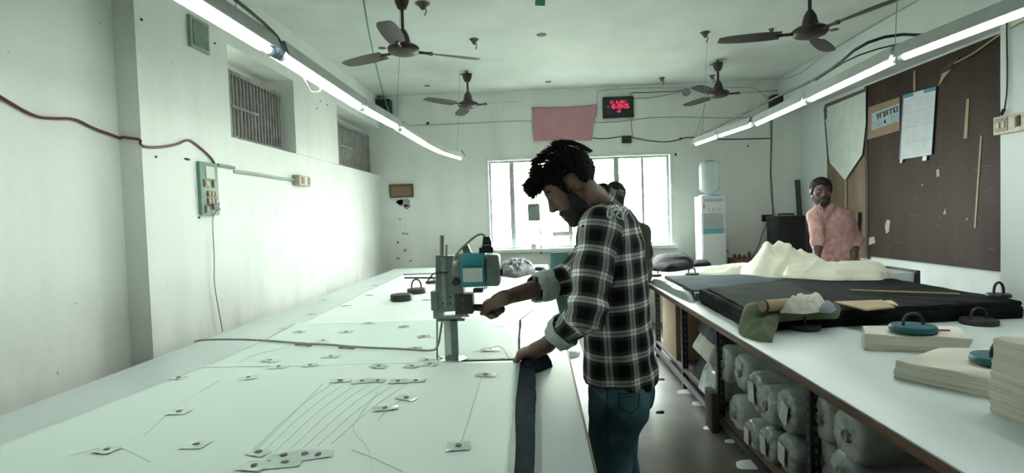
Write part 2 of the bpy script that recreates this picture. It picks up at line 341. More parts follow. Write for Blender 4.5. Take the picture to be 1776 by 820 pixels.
# ------------------------------------------------------------------ signed-distance bodies
class Field:
    def __init__(s, lo, hi, h):
        s.h = h; s.o = np.array(lo, float); s.n = np.ceil((np.array(hi)-s.o)/h).astype(int)+1
        s.F = np.full(s.n, .5, np.float32); s.off = 0.
    def sub(s, lo, hi):
        a = np.clip(np.floor((np.array(lo)-s.o)/s.h).astype(int), 0, s.n-1); b = np.clip(np.ceil((np.array(hi)-s.o)/s.h).astype(int)+1, 1, s.n)
        if np.any(b <= a): return None
        ax = [(s.o[i]+s.h*np.arange(a[i], b[i])).astype(np.float32) for i in range(3)]
        return (slice(a[0], b[0]), slice(a[1], b[1]), slice(a[2], b[2])), ax[0][:, None, None], ax[1][None, :, None], ax[2][None, None, :]
    def comb(s, sl, d, k, op):
        A = s.F[sl]; d = d.astype(np.float32)
        if op == 'u':
            hh = np.maximum(k-np.abs(A-d), 0)/k if k > 0 else 0; s.F[sl] = np.minimum(A, d)-hh*hh*k/4
        elif op == 's':
            d = -d; hh = np.maximum(k-np.abs(A-d), 0)/k; s.F[sl] = np.maximum(A, d)+hh*hh*k/4
    def cap(s, a, b, ra, rb=None, k=.02, op='u'):
        rb = ra if rb is None else rb; a = np.array(a, float); b = np.array(b, float); ra += s.off; rb += s.off
        pad = max(ra, rb)+max(k, 3*s.h); g = s.sub(np.minimum(a, b)-pad, np.maximum(a, b)+pad)
        if g is None: return
        sl, X, Y, Z = g; d = b-a; L = max(float(d @ d), 1e-9)
        t = np.clip(((X-a[0])*d[0]+(Y-a[1])*d[1]+(Z-a[2])*d[2])/L, 0, 1)
        D = np.sqrt((X-a[0]-t*d[0])**2+(Y-a[1]-t*d[1])**2+(Z-a[2]-t*d[2])**2)-(ra+(rb-ra)*t)
        s.comb(sl, D, k, op)
    def ell(s, c, r, R=None, k=.02, op='u'):
        c = np.array(c, float); r = np.array(r, float)+(s.off if op == 'u' else -s.off*.0); pad = r.max()+max(k, 3*s.h); g = s.sub(c-pad, c+pad)
        if g is None: return
        sl, X, Y, Z = g; X, Y, Z = X-c[0], Y-c[1], Z-c[2]
        if R is not None: u = R[0][0]*X+R[1][0]*Y+R[2][0]*Z; v = R[0][1]*X+R[1][1]*Y+R[2][1]*Z; w = R[0][2]*X+R[1][2]*Y+R[2][2]*Z
        else: u, v, w = X, Y, Z
        k0 = np.sqrt((u/r[0])**2+(v/r[1])**2+(w/r[2])**2); k1 = np.sqrt((u/r[0]**2)**2+(v/r[1]**2)**2+(w/r[2]**2)**2)+1e-9
        s.comb(sl, k0*(k0-1)/k1, k, op)
    def loft(s, f, rows, k=.02):   # rows: z, x, y, a(front half), b(side half)
        rows = sorted(rows); z = np.array([q[0] for q in rows]); A = np.array(rows)
        m = A[:, 3:5].max()+.05; g = s.sub((A[:, 1].min()-m, A[:, 2].min()-m, z[0]-m), (A[:, 1].max()+m, A[:, 2].max()+m, z[-1]+m))
        sl, X, Y, Z = g; zz = Z[0, 0, :]; I = lambda j: np.interp(zz, z, A[:, j])[None, None, :]
        u = (X-I(1))*f[0]+(Y-I(2))*f[1]; v = -(X-I(1))*f[1]+(Y-I(2))*f[0]; a = I(3)+s.off; b = I(4)+s.off
        D = (np.sqrt((u/a)**2+(v/b)**2)-1)*np.minimum(a, b); D = np.maximum(D, np.maximum(Z-z[-1], z[0]-Z))
        s.comb(sl, D, k, 'u')
    def cut(s, fn):   # intersect with region fn(X,Y,Z)<0
        ax = [(s.o[i]+s.h*np.arange(s.n[i])).astype(np.float32) for i in range(3)]
        s.F = np.maximum(s.F, fn(ax[0][:, None, None], ax[1][None, :, None], ax[2][None, None, :])).astype(np.float32)
    def mesh(s, name):
        F = s.F; F[0] = F[-1] = .1; F[:, 0] = F[:, -1] = .1; F[:, :, 0] = F[:, :, -1] = .1
        S = F < 0; n = S.shape
        cnt = np.zeros((n[0]-1, n[1]-1, n[2]-1), np.int8)
        for i in (0, 1):
            for j in (0, 1):
                for k in (0, 1): cnt += S[i:n[0]-1+i, j:n[1]-1+j, k:n[2]-1+k]
        I, J, K = np.nonzero((cnt > 0) & (cnt < 8)); idx = np.full(cnt.shape, -1, np.int32); idx[I, J, K] = np.arange(len(I))
        P = np.zeros((len(I), 3)); C = np.zeros(len(I))
        cs = [(i, j, k) for i in (0, 1) for j in (0, 1) for k in (0, 1)]
        for a in cs:
            for ax in range(3):
                if a[ax]: continue
                b = list(a); b[ax] = 1
                fa = F[I+a[0], J+a[1], K+a[2]]; fb = F[I+b[0], J+b[1], K+b[2]]; msk = (fa < 0) != (fb < 0)
                t = np.where(msk, fa/np.where(fa == fb, 1, fa-fb), 0)
                for q in range(3): P[:, q] += np.where(msk, a[q]+(t if q == ax else 0), 0)
                C += msk
        P = P/C[:, None]+np.stack([I, J, K], 1); P = P*s.h+s.o
        Q = []
        for ax in range(3):
            sl0 = [slice(1, -1)]*3; sl1 = [slice(1, -1)]*3; sl0[ax] = slice(0, -1); sl1[ax] = slice(1, None)
            A = S[tuple(sl0)]; B = S[tuple(sl1)]; i, j, k = np.nonzero(A != B); fl = A[i, j, k]
            c = np.stack([i, j, k], 1)+1; c[:, ax] -= 1
            o1, o2 = [(1, 2), (2, 0), (0, 1)][ax]; e1 = np.eye(3, dtype=int)[o1]; e2 = np.eye(3, dtype=int)[o2]
            g = lambda d: idx[(c-d)[:, 0], (c-d)[:, 1], (c-d)[:, 2]]
            q = np.stack([g(e1+e2), g(e2), g(0*e1), g(e1)], 1); q[~fl] = q[~fl][:, ::-1]; Q.append(q)
        Q = np.concatenate(Q); me = bpy.data.meshes.new(name)
        me.vertices.add(len(P)); me.vertices.foreach_set('co', P.astype(np.float32).ravel())
        me.loops.add(len(Q)*4); me.loops.foreach_set('vertex_index', Q.astype(np.int32).ravel())
        me.polygons.add(len(Q)); me.polygons.foreach_set('loop_start', np.arange(0, len(Q)*4, 4, dtype=np.int32))
        me.update(calc_edges=True); me.validate(); me.shade_smooth(); return me

def vget(me): a = np.empty(len(me.vertices)*3, np.float32); me.vertices.foreach_get('co', a); return a.reshape(-1, 3)
def nget(me): a = np.empty(len(me.vertices)*3, np.float32); me.vertices.foreach_get('normal', a); return a.reshape(-1, 3)
def vset(me, a): me.vertices.foreach_set('co', a.astype(np.float32).ravel()); me.update()

def laplace(me, it=2, f=.5):
    e = np.empty(len(me.edges)*2, np.int32); me.edges.foreach_get('vertices', e); e = e.reshape(-1, 2); P = vget(me).astype(float)
    cn = np.bincount(e.ravel(), minlength=len(P))[:, None]
    for _ in range(it):
        S = np.zeros_like(P); np.add.at(S, e[:, 0], P[e[:, 1]]); np.add.at(S, e[:, 1], P[e[:, 0]]); P += f*(S/np.maximum(cn, 1)-P)
    vset(me, P)

def frame(fwd, up):
    f = Vector(fwd).normalized(); u = Vector(up); u = (u-f*u.dot(f)).normalized(); l = u.cross(f)
    return np.array([[f[i], l[i], u[i]] for i in range(3)])

def head(F, c, R, s=1., k=.012, neck=None):
    c = np.array(c); T = lambda p: c+s*(R @ np.array(p, float))
    def E(p, r, k=.012, op='u'): F.ell(T(p), np.array(r)*s, R, k, op)
    def Cp(a, b, r0, r1, k=.012, op='u'): F.cap(T(a), T(b), r0*s, r1*s, k, op)
    E((-.008, 0, .035), (.098, .076, .083)); E((.028, 0, -.025), (.060, .060, .085), .03)
    for y in (-1, 1):
        Cp((-.008, y*.050, -.05), (.058, y*.020, -.102), .021, .017, .03)
        E((.052, y*.040, -.014), (.024, .020, .018), .02)
    E((.072, 0, -.104), (.019, .023, .017), .02); Cp((.080, -.030, .028), (.080, .030, .028), .012, .012, .018)
    E((.066, 0, -.062), (.027, .033, .032), .02)
    for y in (-1, 1):
        E((.096, y*.031, .008), (.016, .015, .010), None or .012, 's'); E((.075, y*.031, .006), (.0135, .0145, .012), .004)
    Cp((.086, 0, .018), (.107, 0, -.022), .008, .0105, .010); E((.105, 0, -.026), (.011, .0115, .010), .010)
    for y in (-1, 1): E((.095, y*.011, -.029), (.013, .010, .009), .010)
    E((.090, 0, -.063), (.010, .024, .006), .004); E((.087, 0, -.075), (.011, .021, .007), .004)
    for y in (-1, 1):
        Re = R
        E((-.012, y*.077, -.002), (.0155, .0075, .028), .004); E((-.007, y*.0855, -.001), (.008, .006, .017), .004, 's')
        E((.004, y*.079, -.004), (.005, .006, .009), .003)
    if neck is not None: F.cap(T((-.022, 0, -.05)), neck, .052*s, .062*s, .03)

def local(c, R, s, X, Y, Z):
    x, y, z = X-c[0], Y-c[1], Z-c[2]
    return [(R[0][j]*x+R[1][j]*y+R[2][j]*z)/s for j in range(3)]

def hand(F, w, d, n, side, curls, s=1., thumb=None, spread=.9, k=.005):
    """w wrist, d wrist->fingers, n back-of-hand normal, side +1 thumb on n x d side"""
    w = Vector(w); d = Vector(d).normalized(); n = Vector(n); n = (n-d*n.dot(d)).normalized(); t = n.cross(d)*side
    offs = (.028, .0095, -.0095, -.027); ln = (.90, 1., .94, .76); tips = []
    for j in range(4):
        a = w+t*offs[j]*.55*s+d*.012*s; kn = w+t*offs[j]*s*spread+d*(.088, .092, .088, .080)[j]*s+n*(.004, .006, .003, -.002)[j]*s
        F.cap(a, kn, .0150*s, .0105*s, .014)
        p = kn; ang = 0; dd = d
        for q, (L, r) in enumerate(((.044, .0092), (.027, .0083), (.022, .0074))):
            ang += curls[j][q]; v = d*math.cos(ang)-n*math.sin(ang); v = (v+t*offs[j]*(1.2 if q == 0 else .2)).normalized()
            e = p+v*L*ln[j]*s; F.cap(p, e, r*s*1.06, r*s*.96, k if q else .008); p = e
        tips.append(p)
    # thumb
    tb = w+t*.022*s+d*.022*s-n*.006*s; th = thumb or ((t*.75+d*.6-n*.2), (t*.2+d*.95-n*.3), (d*.95-n*.35))
    p = tb; 
    for v, L, r in zip(th, (.044, .032, .026), (.0135, .0105, .0092)):
        v = Vector(v).normalized(); e = p+v*L*s; F.cap(p, e, r*s*1.05, r*s*.95, .010 if r > .011 else .004); p = e
    F.cap(w-d*.02*s, w+d*.03*s, .023*s, .022*s, .02)
    return tips, (d, n, t)

def hair_tufts(bm, c, R, s, fn, n, ln, seed, r0=.0022):
    rnd = random.Random(seed)
    for _ in range(n):
        p, dr, L = fn(rnd)
        P = Vector((np.array(c)+s*(R @ np.array(p))).tolist()); D = Vector((R @ np.array(dr)).tolist()).normalized()
        q = Vector((rnd.uniform(-1, 1), rnd.uniform(-1, 1), rnd.uniform(-1, 1)))*.25
        pts = [P-D*.008, P+D*L*.35+q*L*.1, P+D*L*.7+q*L*.4, P+(D+q).normalized()*L]
        bm.tube(pts, [r0*1.5, r0*1.2, r0*.8, r0*.15], 4)

def folds(me, fn):
    P = vget(me); N = nget(me); d = np.array([fn(*p) for p in P.tolist()])[:, None]; vset(me, P+N*d)

def cloth_uv(me, axes):
    """axes: list of (a, b, ref, R) - every face takes the axis it is nearest to"""
    nf = len(me.polygons); P = vget(me); vi = np.empty(nf*4, np.int32); me.loops.foreach_get('vertex_index', vi); vi = vi.reshape(nf, 4); c = P[vi].mean(1)
    best = np.full(nf, 1e9); who = np.zeros(nf, int)
    for i, (a, b, ref, Rr, rad) in enumerate(axes):
        a = np.array(a); b = np.array(b); d = b-a; t = np.clip(((c-a) @ d)/(d @ d), 0, 1); D = np.linalg.norm(c-a-t[:, None]*d, axis=1)-rad
        if i == 0:
            w_ = c-a-t[:, None]*d; fx, fy = -ref[0], -ref[1]; nn = math.hypot(fx, fy); fx /= nn; fy /= nn
            D = (np.sqrt(((w_[:, 0]*fx+w_[:, 1]*fy)/.125)**2+((-w_[:, 0]*fy+w_[:, 1]*fx)/.19)**2)-1)*.14-.012
        m = D < best; best[m] = D[m]; who[m] = i
    uv = np.zeros((nf, 4, 2))
    for i, (a, b, ref, Rr, rad) in enumerate(axes):
        a = np.array(a); b = np.array(b); d = (b-a)/np.linalg.norm(b-a); r = np.array(ref, float); r -= d*(r @ d); r /= np.linalg.norm(r); q = np.cross(d, r)
        m = who == i; V = P[vi[m]]-a; ang = np.arctan2(V @ q, V @ r); ang0 = ang[:, :1]; ang = ang0+((ang-ang0+PI) % (2*PI)-PI)
        uv[m, :, 0] = ang*Rr+i*.031; uv[m, :, 1] = V @ d
    l = me.uv_layers.new(name='UVMap'); l.data.foreach_set('uv', uv.astype(np.float32).ravel())

# ================================================================== SETTING
XL, XR, YB, ZC = -2.05, 3.15, 7.24, 3.1
BZ = 2.68          # underside of the side beams
XLN, XRN = -2.17, 3.42
YF = -2.6
def S(name, m, *boxes):
    b = MB()
    for q in boxes: b.bb(*q)
    return struct(b.build(name, m, None, .5))
S('floor', FLOOR, (XL-.6, XR+.6, YF-.3, YB+.3, -.12, 0))
S('ceiling', CEIL, (XL-.4, XR+.5, YF-.2, YB+.25, ZC, ZC+.12))
# back wall with its window opening
WX0, WX1, WZ0, WZ1 = -.62, 1.757, 1.02, 2.20
S('wall_back', WALL, (XL-.4, WX0, YB, YB+.22, 0, ZC), (WX1, XR+.5, YB, YB+.22, 0, ZC), (WX0, WX1, YB, YB+.22, 0, WZ0), (WX0, WX1, YB, YB+.22, WZ1, ZC))
# left wall: lower wall, grille niches, pier between them
n1a, n1b, n2a, n2b, ns = 3.65, 4.66, 5.68, 7.24, 2.06
S('wall_left', WALL, (XLN-.25, XLN, YF, 2.79, 0, ZC), (XLN-.25, XL-.02, 3.65, YB, 0, ns), (XLN-.25, XL, n1b, n2a, ns, BZ),
  (XLN-.30, XLN-.12, n1a, YB, ns, BZ+.02), (XLN-.25, XLN, YF, 3.65, BZ, ZC))
S('trim_1', WALL, (XLN-.1, XL, 2.79, 3.65, 0, ZC))
S('trim_2', WALL, (XLN-.3, XL, 3.65, YB, BZ, ZC))
S('wall_right', WALLR, (XRN, XRN+.25, YF, YB, 0, ZC))
S('trim_3', WALLR, (XR, XRN+.1, 2.9, 3.87, 0, ZC))
S('trim_4', WALLR, (XR, XRN+.1, 3.87, YB, BZ+.01, ZC))
S('trim_5', CEIL, (XL, XR, 3.0, 3.98, ZC-.06, ZC))
# wall behind the camera
S('wall_front', WALL, (XL-.4, XR+.5, YF-.2, YF, 0, ZC))
# window in the back wall
wr = bpy.data.objects.new('window_1', None); COL.objects.link(wr); wr.location = (.57, YB, WZ0); wr['kind'] = 'structure'
b = MB(); t = .035
b.bb(WX0-t, WX0+.005, YB-.02, YB+.225, WZ0-t, WZ1+t); b.bb(WX1-.005, WX1+t, YB-.02, YB+.225, WZ0-t, WZ1+t); b.bb(WX0+.005, WX1-.005, YB-.019, YB+.224, WZ1-.005, WZ1+t)
b.build('window_surround', WFR, wr, .5)
b = MB(); b.bb(WX0-.06, WX1+.06, YB-.08, YB+.23, WZ0-.04, WZ0+.004, .003); b.build('window_sill', WFR, wr, .5)
b = MB(); y0, y1 = YB+.06, YB+.11
b.bb(WX0+.006, WX0+.035, y0+.002, y1-.002, WZ0+.001, WZ1-.001); b.bb(WX1-.035, WX1-.006, y0+.002, y1-.002, WZ0+.001, WZ1-.001); b.bb(WX0+.007, WX1-.007, y0, y1, WZ0+.005, WZ0+.03); b.bb(WX0+.007, WX1-.007, y0, y1, WZ1-.03, WZ1-.007)
for px, w in ((889, .06), (988, .05), (1070, .065), (1115, .03)):
    x = ony(px, 350, YB+.08).x; b.bb(x-w/2, x+w/2, y0+.004, y1-.004, WZ0+.002, WZ1-.002)
b.build('window_frame', FRAMEW, wr, .5)
for k in range(14):
    x = WX0+.17*(k+.7)
    if x > WX1-.05: break
    MB().cyl((x, YB+.15, WZ0), (x, YB+.15, WZ1), .006, seg=8).build('grille_bar', RUST, wr, 1)
for k in range(5):
    z = WZ0+.1+.24*k; MB().cyl((WX0, YB+.158, z), (WX1, YB+.158, z), .005, seg=8).build('grille_rail', RUST, wr, 1)
a = ony(978, 405, YB+.1); MB().bb(a.x-.15, a.x+.12, YB+.04, YB+.07, a.z-.03, a.z+.03, .004).build('window_latch', FRAMEW, wr, .5)
# high grilles on the left wall
def grille(name, ya, yb, za, zb, nb):
    g = bpy.data.objects.new(name, None); COL.objects.link(g); g.location = (XLN, ya, za); g['kind'] = 'structure'
    x = XLN+.015; b = MB(); w = .03
    b.bb(x-.018, x+.018, ya+.002, yb-.002, za+.001, za+w); b.bb(x-.018, x+.018, ya+.002, yb-.002, zb-w, zb-.001); b.bb(x-.02, x+.02, ya, ya+w, za, zb); b.bb(x-.02, x+.02, yb-w, yb, za, zb)
    b.build('window_frame', RUST, g, .5)
    MB().bb(x-.05, x-.035, ya, yb, za, zb).build('window_panel', mat('dusty_glass', (.42, .46, .43), .5), g, .5)
    for k in range(nb):
        y = ya+w+(yb-ya-2*w)*(k+.5)/nb; o = MB().cyl((x+.012, y, za+.01), (x+.012, y, zb-.01), .010 if nb < 18 else .007, seg=8).build('grille_bar', RUST, g, 1)
    MB().bb(x+.018, x+.028, ya+.02, ya+(yb-ya)*.5, (za+zb)/2-.02, (za+zb)/2).build('grille_rail', RUST, g, .5)
grille('window_2', 3.80, 4.60, ns+.005, 2.56, 15)
grille('window_3', 5.92, 7.06, ns+.005, 2.56, 20)

# trees outside the back window
def tree(x, y, h, r, seed, label):
    rnd = random.Random(seed); t = thing('tree', (x, y, 0), label, 'tree', None)
    MB().tube([(x, y, 0), (x+.1, y, h*.4), (x-.05, y+.1, h*.8)], [.12, .1, .04], 8).build('trunk', mat('tree_bark', (.5, .47, .4), .9), t, 1)
    b = bmesh.new()
    for _ in range(420):
        d = Vector((rnd.gauss(0, 1), rnd.gauss(0, 1), rnd.gauss(0, .8))).normalized()*r*rnd.random()**.4; c = Vector((x, y, h*.72))+d
        a = Vector((rnd.uniform(-1, 1), rnd.uniform(-1, 1), rnd.uniform(-1, 1))).normalized()*.09; e = a.orthogonal()*.5
        b.faces.new([b.verts.new(c+a), b.verts.new(c+e), b.verts.new(c-a), b.verts.new(c-e)])
    me = bpy.data.meshes.new('foliage'); b.to_mesh(me); b.free(); link('foliage', me, mat('leaf_green', (.34, .50, .14), .6, 0, .3, 6), t)
tree(1.9, 10.8, 2.6, 1.0, 3, 'leafy green tree outside, seen through the right side of the barred window')
tree(.2, 12.6, 3.4, 1.1, 5, 'leafy green tree outside, seen through the middle of the barred window')
struct(MB().bb(-8, 10, YB+.4, 22, -.3, -.15).build('ground_outside', mat('dull_ground', (.10, .10, .08), .9), None, .5))

# ================================================================== TABLES
TZ = .88
lt = thing('cutting_table', (-.8, 3.3, 0), 'long white laminate cutting table on the left, under the paper marker', 'table')
MB().bb(-1.70, .1115, .30, 6.42, TZ-.028, TZ, .003).build('tabletop', LAM, lt, .5)
MB().bb(.1117, .1165, .30, 6.42, TZ-.03, TZ+.001).build('edge_band', WOODEDGE, lt, .5)
for x in (-1.6, -.02):
    for y in (.5, 2.3, 4.2, 6.2):
        b = MB(); b.bb(x-.025, x+.025, y-.025, y-.021, 0, TZ-.03); b.bb(x-.025, x-.021, y-.025, y+.025, 0, TZ-.03); b.build('leg', STEELD, lt, .5)
MB().bb(-1.6, -.02, .5, 6.2, .20, .22).build('lower_shelf', WOODEDGE, lt, .5)
# the two low benches between table and aisle
lb = thing('low_bench', (.22, 3.05, 0), 'low bright white bench beside the left table, behind the jeans', 'bench')
MB().bb(.125, .31, 2.50, 3.66, .42, .45, .003).build('bench_top', PAPER2, lb, .5)
for y in (2.55, 3.6): MB().bb(.14, .29, y-.02, y+.02, 0, .42).build('leg', STEELD, lb, .5)
lb = thing('low_bench', (.22, 4.4, 0), 'low grey-white bench strewn with cloth scraps, beyond the bright one', 'bench')
MB().bb(.125, .31, 3.70, 5.2, .40, .43, .003).build('bench_top', LAM, lb, .5)
for y in (3.76, 5.1): MB().bb(.14, .29, y-.02, y+.02, 0, .40).build('leg', STEELD, lb, .5)
for k, (y, lab) in enumerate(((4.0, 'pale cloth scrap on the near end of the low grey bench'), (4.35, 'pale crumpled cloth scrap in the middle of the low grey bench'), (4.75, 'beige cloth scrap at the far end of the low grey bench'))):
    o = heap('cloth_scrap', [(.15, y-.1), (.28, y-.08), (.30, y+.08), (.17, y+.12)], .43, .035, BEIGE if k else PAPER2, seed=k+40, rings=10, seg=32); tag(o, lab, 'cloth scrap')

RX0, RX1, RY0, RY1 = .885, 2.42, .35, 5.75
rt = thing('cutting_table', (1.65, 3.0, 0), 'long white cutting table on the right, shelves of fabric rolls underneath', 'table')
MB().bb(RX0, RX1, RY0, RY1, TZ-.006, TZ, .002).build('tabletop', LAM, rt, .5)
MB().bb(RX0-.002, RX1+.002, RY0-.002, RY1+.002, TZ-.034, TZ-.0065, .002).build('board', WOODEDGE, rt, .5)
PX = 1.16
def slotted(x, y, z1, w=.036):
    b = MB(); b.bb(x, x+w, y, y+.003, 0, z1); b.bb(x, x+.003, y, y+w, 0, z1); k = .04; nf = len(b.b.faces)
    while k < z1-.03:
        b.box((x-.0006, y+w*.5, k), (.001, .012, .022)); b.box((x+w*.5, y-.0006, k), (.012, .001, .022)); k += .05
    o = b.build('leg', STEELD, rt, .5); o.data.materials.append(mat('slot_shine', (.13, .135, .13), .5, .3))
    for i, f in enumerate(o.data.polygons): f.material_index = 1 if i >= nf else 0
for x in (PX, 2.28):
    for y in (.6, 1.55, 2.40, 3.63, 4.50, 5.5): slotted(x, y, TZ-.036, .045)
MB().bb(PX+.01, 2.32, .55, 3.60, .07, .095, .002).build('lower_shelf', WOODEDGE, rt, .5)
MB().bb(PX+.0, 2.32, 3.66, 5.6, .14, .165, .002).build('lower_shelf', mat('dusty_brown_shelf', (.13, .10, .08), .7), rt, .5)
MB().bb(PX-.012, PX+.008, .5, 5.6, .055, .10, .002).build('shelf_rail', STEELD, rt, .5)

# ---- fabric rolls under the right table
def roll(y, z, r, L, label, seed, lab=False, x0=1.20, sag=0.):
    rnd = random.Random(seed); t = thing('fabric_roll', (x0+L/2, y, z-r), label, 'fabric roll', 'plastic-wrapped fabric rolls under the right table')
    prof_r = [.15, .55, .86, .97, 1.02, 1.0, .985, 1.0, .98, .5]; prof_x = [.006, .0, .004, .018, .05, .12, L*.4, L*.7, L-.01, L]
    b = MB(); R = []
    for pr, pxx in zip(prof_r, prof_x):
        R.append([(x0+pxx+(.012 if pr < 1 else .004)*nz3(math.cos(2*PI*k/40)*(2+seed*.1), math.sin(2*PI*k/40)*2.2, seed+pr*1.2), y+r*pr*math.cos(2*PI*k/40)*(1+.05*nz3(math.cos(2*PI*k/40)*2, math.sin(2*PI*k/40)*2+pxx*9, seed)), z+r*pr*math.sin(2*PI*k/40)*(1+.05*nz3(math.cos(2*PI*k/40)*2, math.sin(2*PI*k/40)*2+pxx*9, seed))) for k in range(40)])
    V = b.rings(R); b.b.faces.new(V[0][::-1]); b.b.faces.new(V[-1]); b.build('wrapping', PLASTIC2 if 'milky' in label or 'whitish' in label else PLASTIC, t, 1.2)
    b = MB(); b.lathe([(.001, -.002), (.012, -.001), (.016, -.006), (.022, -.007), (.026, -.003), (.027, .004), (.001, .004)], (x0-.002, y, z), 18, (1, 0, 0)); b.build('core', mat('dusty_core', (.30, .31, .26), .7), t, .9)
    if lab:
        b = MB(); rot = Matrix.Rotation(rnd.uniform(-.25, .25), 3, 'X'); b.box((x0-.014, y+rnd.uniform(-.02, .02), z), (.002, r*.7, r*.95), rot); b.build('paper_label', LABELW, t, .5)
rolls = [(1256, 631, .125, 'wrapped roll at the far top corner, leftmost of the top row under the right table', 0),
 (1283, 647, .115, 'slim wrapped roll tucked second from the left in the top row under the right table', 0),
 (1304, 680, .120, 'wrapped roll with crumpled plastic end, third from the left in the top row', 1),
 (1331, 703, .110, 'greener wrapped roll between two paper-labelled ones above the lowest row', 0),
 (1361, 713, .112, 'wrapped roll with a large square paper label beside the slotted post', 1),
 (1271, 719, .125, 'bulky whitish wrapped roll below the far top one, above the dark foot', 0),
 (1303, 757, .100, 'small wrapped roll with narrow paper label, leftmost of the lowest row', 1),
 (1328, 772, .100, 'wrapped roll with narrow paper label, middle of the lowest row', 1),
 (1358, 788, .105, 'wrapped roll with a long pale tag in the lowest row beside the post', 1),
 (1425, 725, .102, 'milky wrapped roll just right of the slotted post, upper row', 0),
 (1467, 755, .112, 'largest milky wrapped roll, with creased end, right of the post', 0),
 (1420, 797, .102, 'milky wrapped roll under the upper one right of the post', 0),
 (1462, 818, .090, 'wrapped roll lying below the largest milky one', 0)]
rolls = [(onx(a_, b_, 1.20).y, onx(a_, b_, 1.20).z, r, l_, f_) for a_, b_, r, l_, f_ in rolls]
for i, (y, z, r, lab, lb_) in enumerate(rolls): roll(y, z, r, 1.0, lab, i+11, lb_, 1.19+.01*(i % 3))
def obj_tag(o, *a): return tag(o, *a)
# stuff on the left part of the shelf
tag(MB().bb(1.17, 1.6, 4.75, 5.25, .167, .83, .004).build('cardboard_box', CARD, None, .5), 'tall brown cardboard box under the far end of the right table', 'box')
tag(heap('cloth_pile', [(1.18, 3.8), (1.85, 3.75), (1.9, 4.45), (1.2, 4.42)], .167, .34, BLACKC, seed=3, fold=.35), 'dark navy cloth heap at the bottom of the shelf beside the box', 'cloth')
tag(heap('cloth_pile', [(1.17, 3.85), (1.6, 3.8), (1.65, 4.3), (1.2, 4.38)], .38, .20, mat('sage_cloth', (.34, .38, .30), .8), seed=8, fold=.5, freq=9), 'pale sage folded cloth on the dark heap under the right table', 'cloth')
tag(heap('cloth_pile', [(1.22, 3.9), (1.8, 3.85), (1.85, 4.4), (1.25, 4.4)], .50, .32, mat('deep_navy_cloth', (.018, .022, .035), .85), seed=14, fold=.3), 'near-black bundled cloth just below the right tabletop', 'cloth')
tag(heap('plastic_bag', [(1.15, 3.70), (1.5, 3.68), (1.5, 4.02), (1.13, 4.0)], .167, .34, PLASTIC, seed=18, fold=.35, freq=8), 'crumpled clear plastic bag on the shelf left of the wrapped rolls', 'bag')
tag(heap('cloth_pile', [(1.13, 1.42), (1.95, 1.42), (1.95, 1.985), (1.15, 1.97)], .097, .62, BROWNC, seed=22, fold=.6, freq=8, rot=1.2), 'brown gathered cloth stuffed under the near right table', 'cloth')
tag(heap('cloth_pile', [(1.14, .85), (1.95, .85), (1.95, 1.40), (1.14, 1.39)], .097, .70, BROWNC, seed=29, fold=.65, freq=11, rot=.3), 'brown pleated cloth under the nearest part of the right table', 'cloth')
for k, (px, py, lab, m_) in enumerate(((1188, 680, 'beige paper scrap on the floor by the far slotted post', BEIGE), (1215, 700, 'torn paper scrap on the floor before the plastic bag', BEIGE), (1147, 658, 'small black scrap on the aisle floor', BLACKC), (1228, 742, 'white scrap on the floor by the dark foot', PAPER2), (1296, 806, 'white torn strip on the floor below the lowest rolls', PAPER2), (1145, 715, 'tiny dark scrap in the middle of the aisle floor', BLACKC), (1266, 765, 'tiny pale scrap on the floor near the shelf rail', PAPER2))):
    p = onz(px, py, 0); s = .05 if k in (0, 1, 4) else .025
    o = heap('floor_scrap', [(p.x-s*1.5, p.y-s), (p.x+s, p.y-s*1.2), (p.x+s*1.4, p.y+s*1.5), (p.x-s, p.y+s)], 0, .005, m_, seed=60+k, rings=6, seg=20, minz=.001); tag(o, lab, 'scrap')
tag(MB().bb(1.10, 1.145, 3.57, 3.72, 0, .26, .004).build('wooden_block', mat('dark_wood_block', (.04, .035, .03), .7), None, .5), 'dark upright wooden block on the floor by the shelf rail', 'block')

# ================================================================== FABRIC ON THE RIGHT TABLE
def PZ(pts, z): return [tuple(onz(a, b_, z)[:2]) for a, b_ in pts]
o = stack('fabric_layup', [(.985, 2.61), (1.075, 2.60), (2.33, 2.74), (2.33, 3.72), (1.75, 3.85), (1.0, 3.45)], TZ, .082, 14, BLACKC, wav=.02, jit=.008, seed=2, top=.007)
tag(o, 'thick black fabric layup stacked on the right cutting table', 'fabric stack')
o = stack('fabric_layup', [(1.0, 2.68), (1.35, 2.70), (1.5, 3.0), (1.62, 3.62), (1.04, 3.42)], TZ+.086, .008, 2, GREENBLK, wav=.01, jit=.003, seed=5, top=.003)
tag(o, 'thin dark green cloth spread over the left end of the black layup', 'fabric stack')
o = stack('fabric_layup', [(1.0, 3.62), (1.06, 3.55), (1.72, 3.97), (2.30, 3.80), (2.30, 4.12), (1.62, 4.38), (1.02, 4.46)], TZ, .055, 8, SLATE, wav=.012, jit=.006, seed=6, top=.006)
tag(o, 'slate blue fabric layup behind the black one on the right table', 'fabric stack')
o = heap('plastic_sheet', [(.905, 4.50), (.99, 4.60), (.99, 3.66), (.995, 3.50), (.95, 3.40), (.925, 3.75)], TZ, .05, mat('grey_crinkled_sheet', (.33, .36, .34), .4, 0, .2, 30), seed=4, fold=.3, freq=14, rings=10)
tag(o, 'grey crinkled plastic sheet along the left end of the blue layup', 'plastic sheet')
o = stack('folded_cloth', [(.985, 3.50), (1.16, 3.46), (1.2, 3.5), (1.0, 3.56)], TZ+.001, .045, 5, mat('striped_ply_edge', (.12, .14, .14), .7), wav=.002, jit=.008, seed=9)
tag(o, 'small folded grey cloth block between the blue and black layups', 'folded cloth')
SZ = TZ+.094
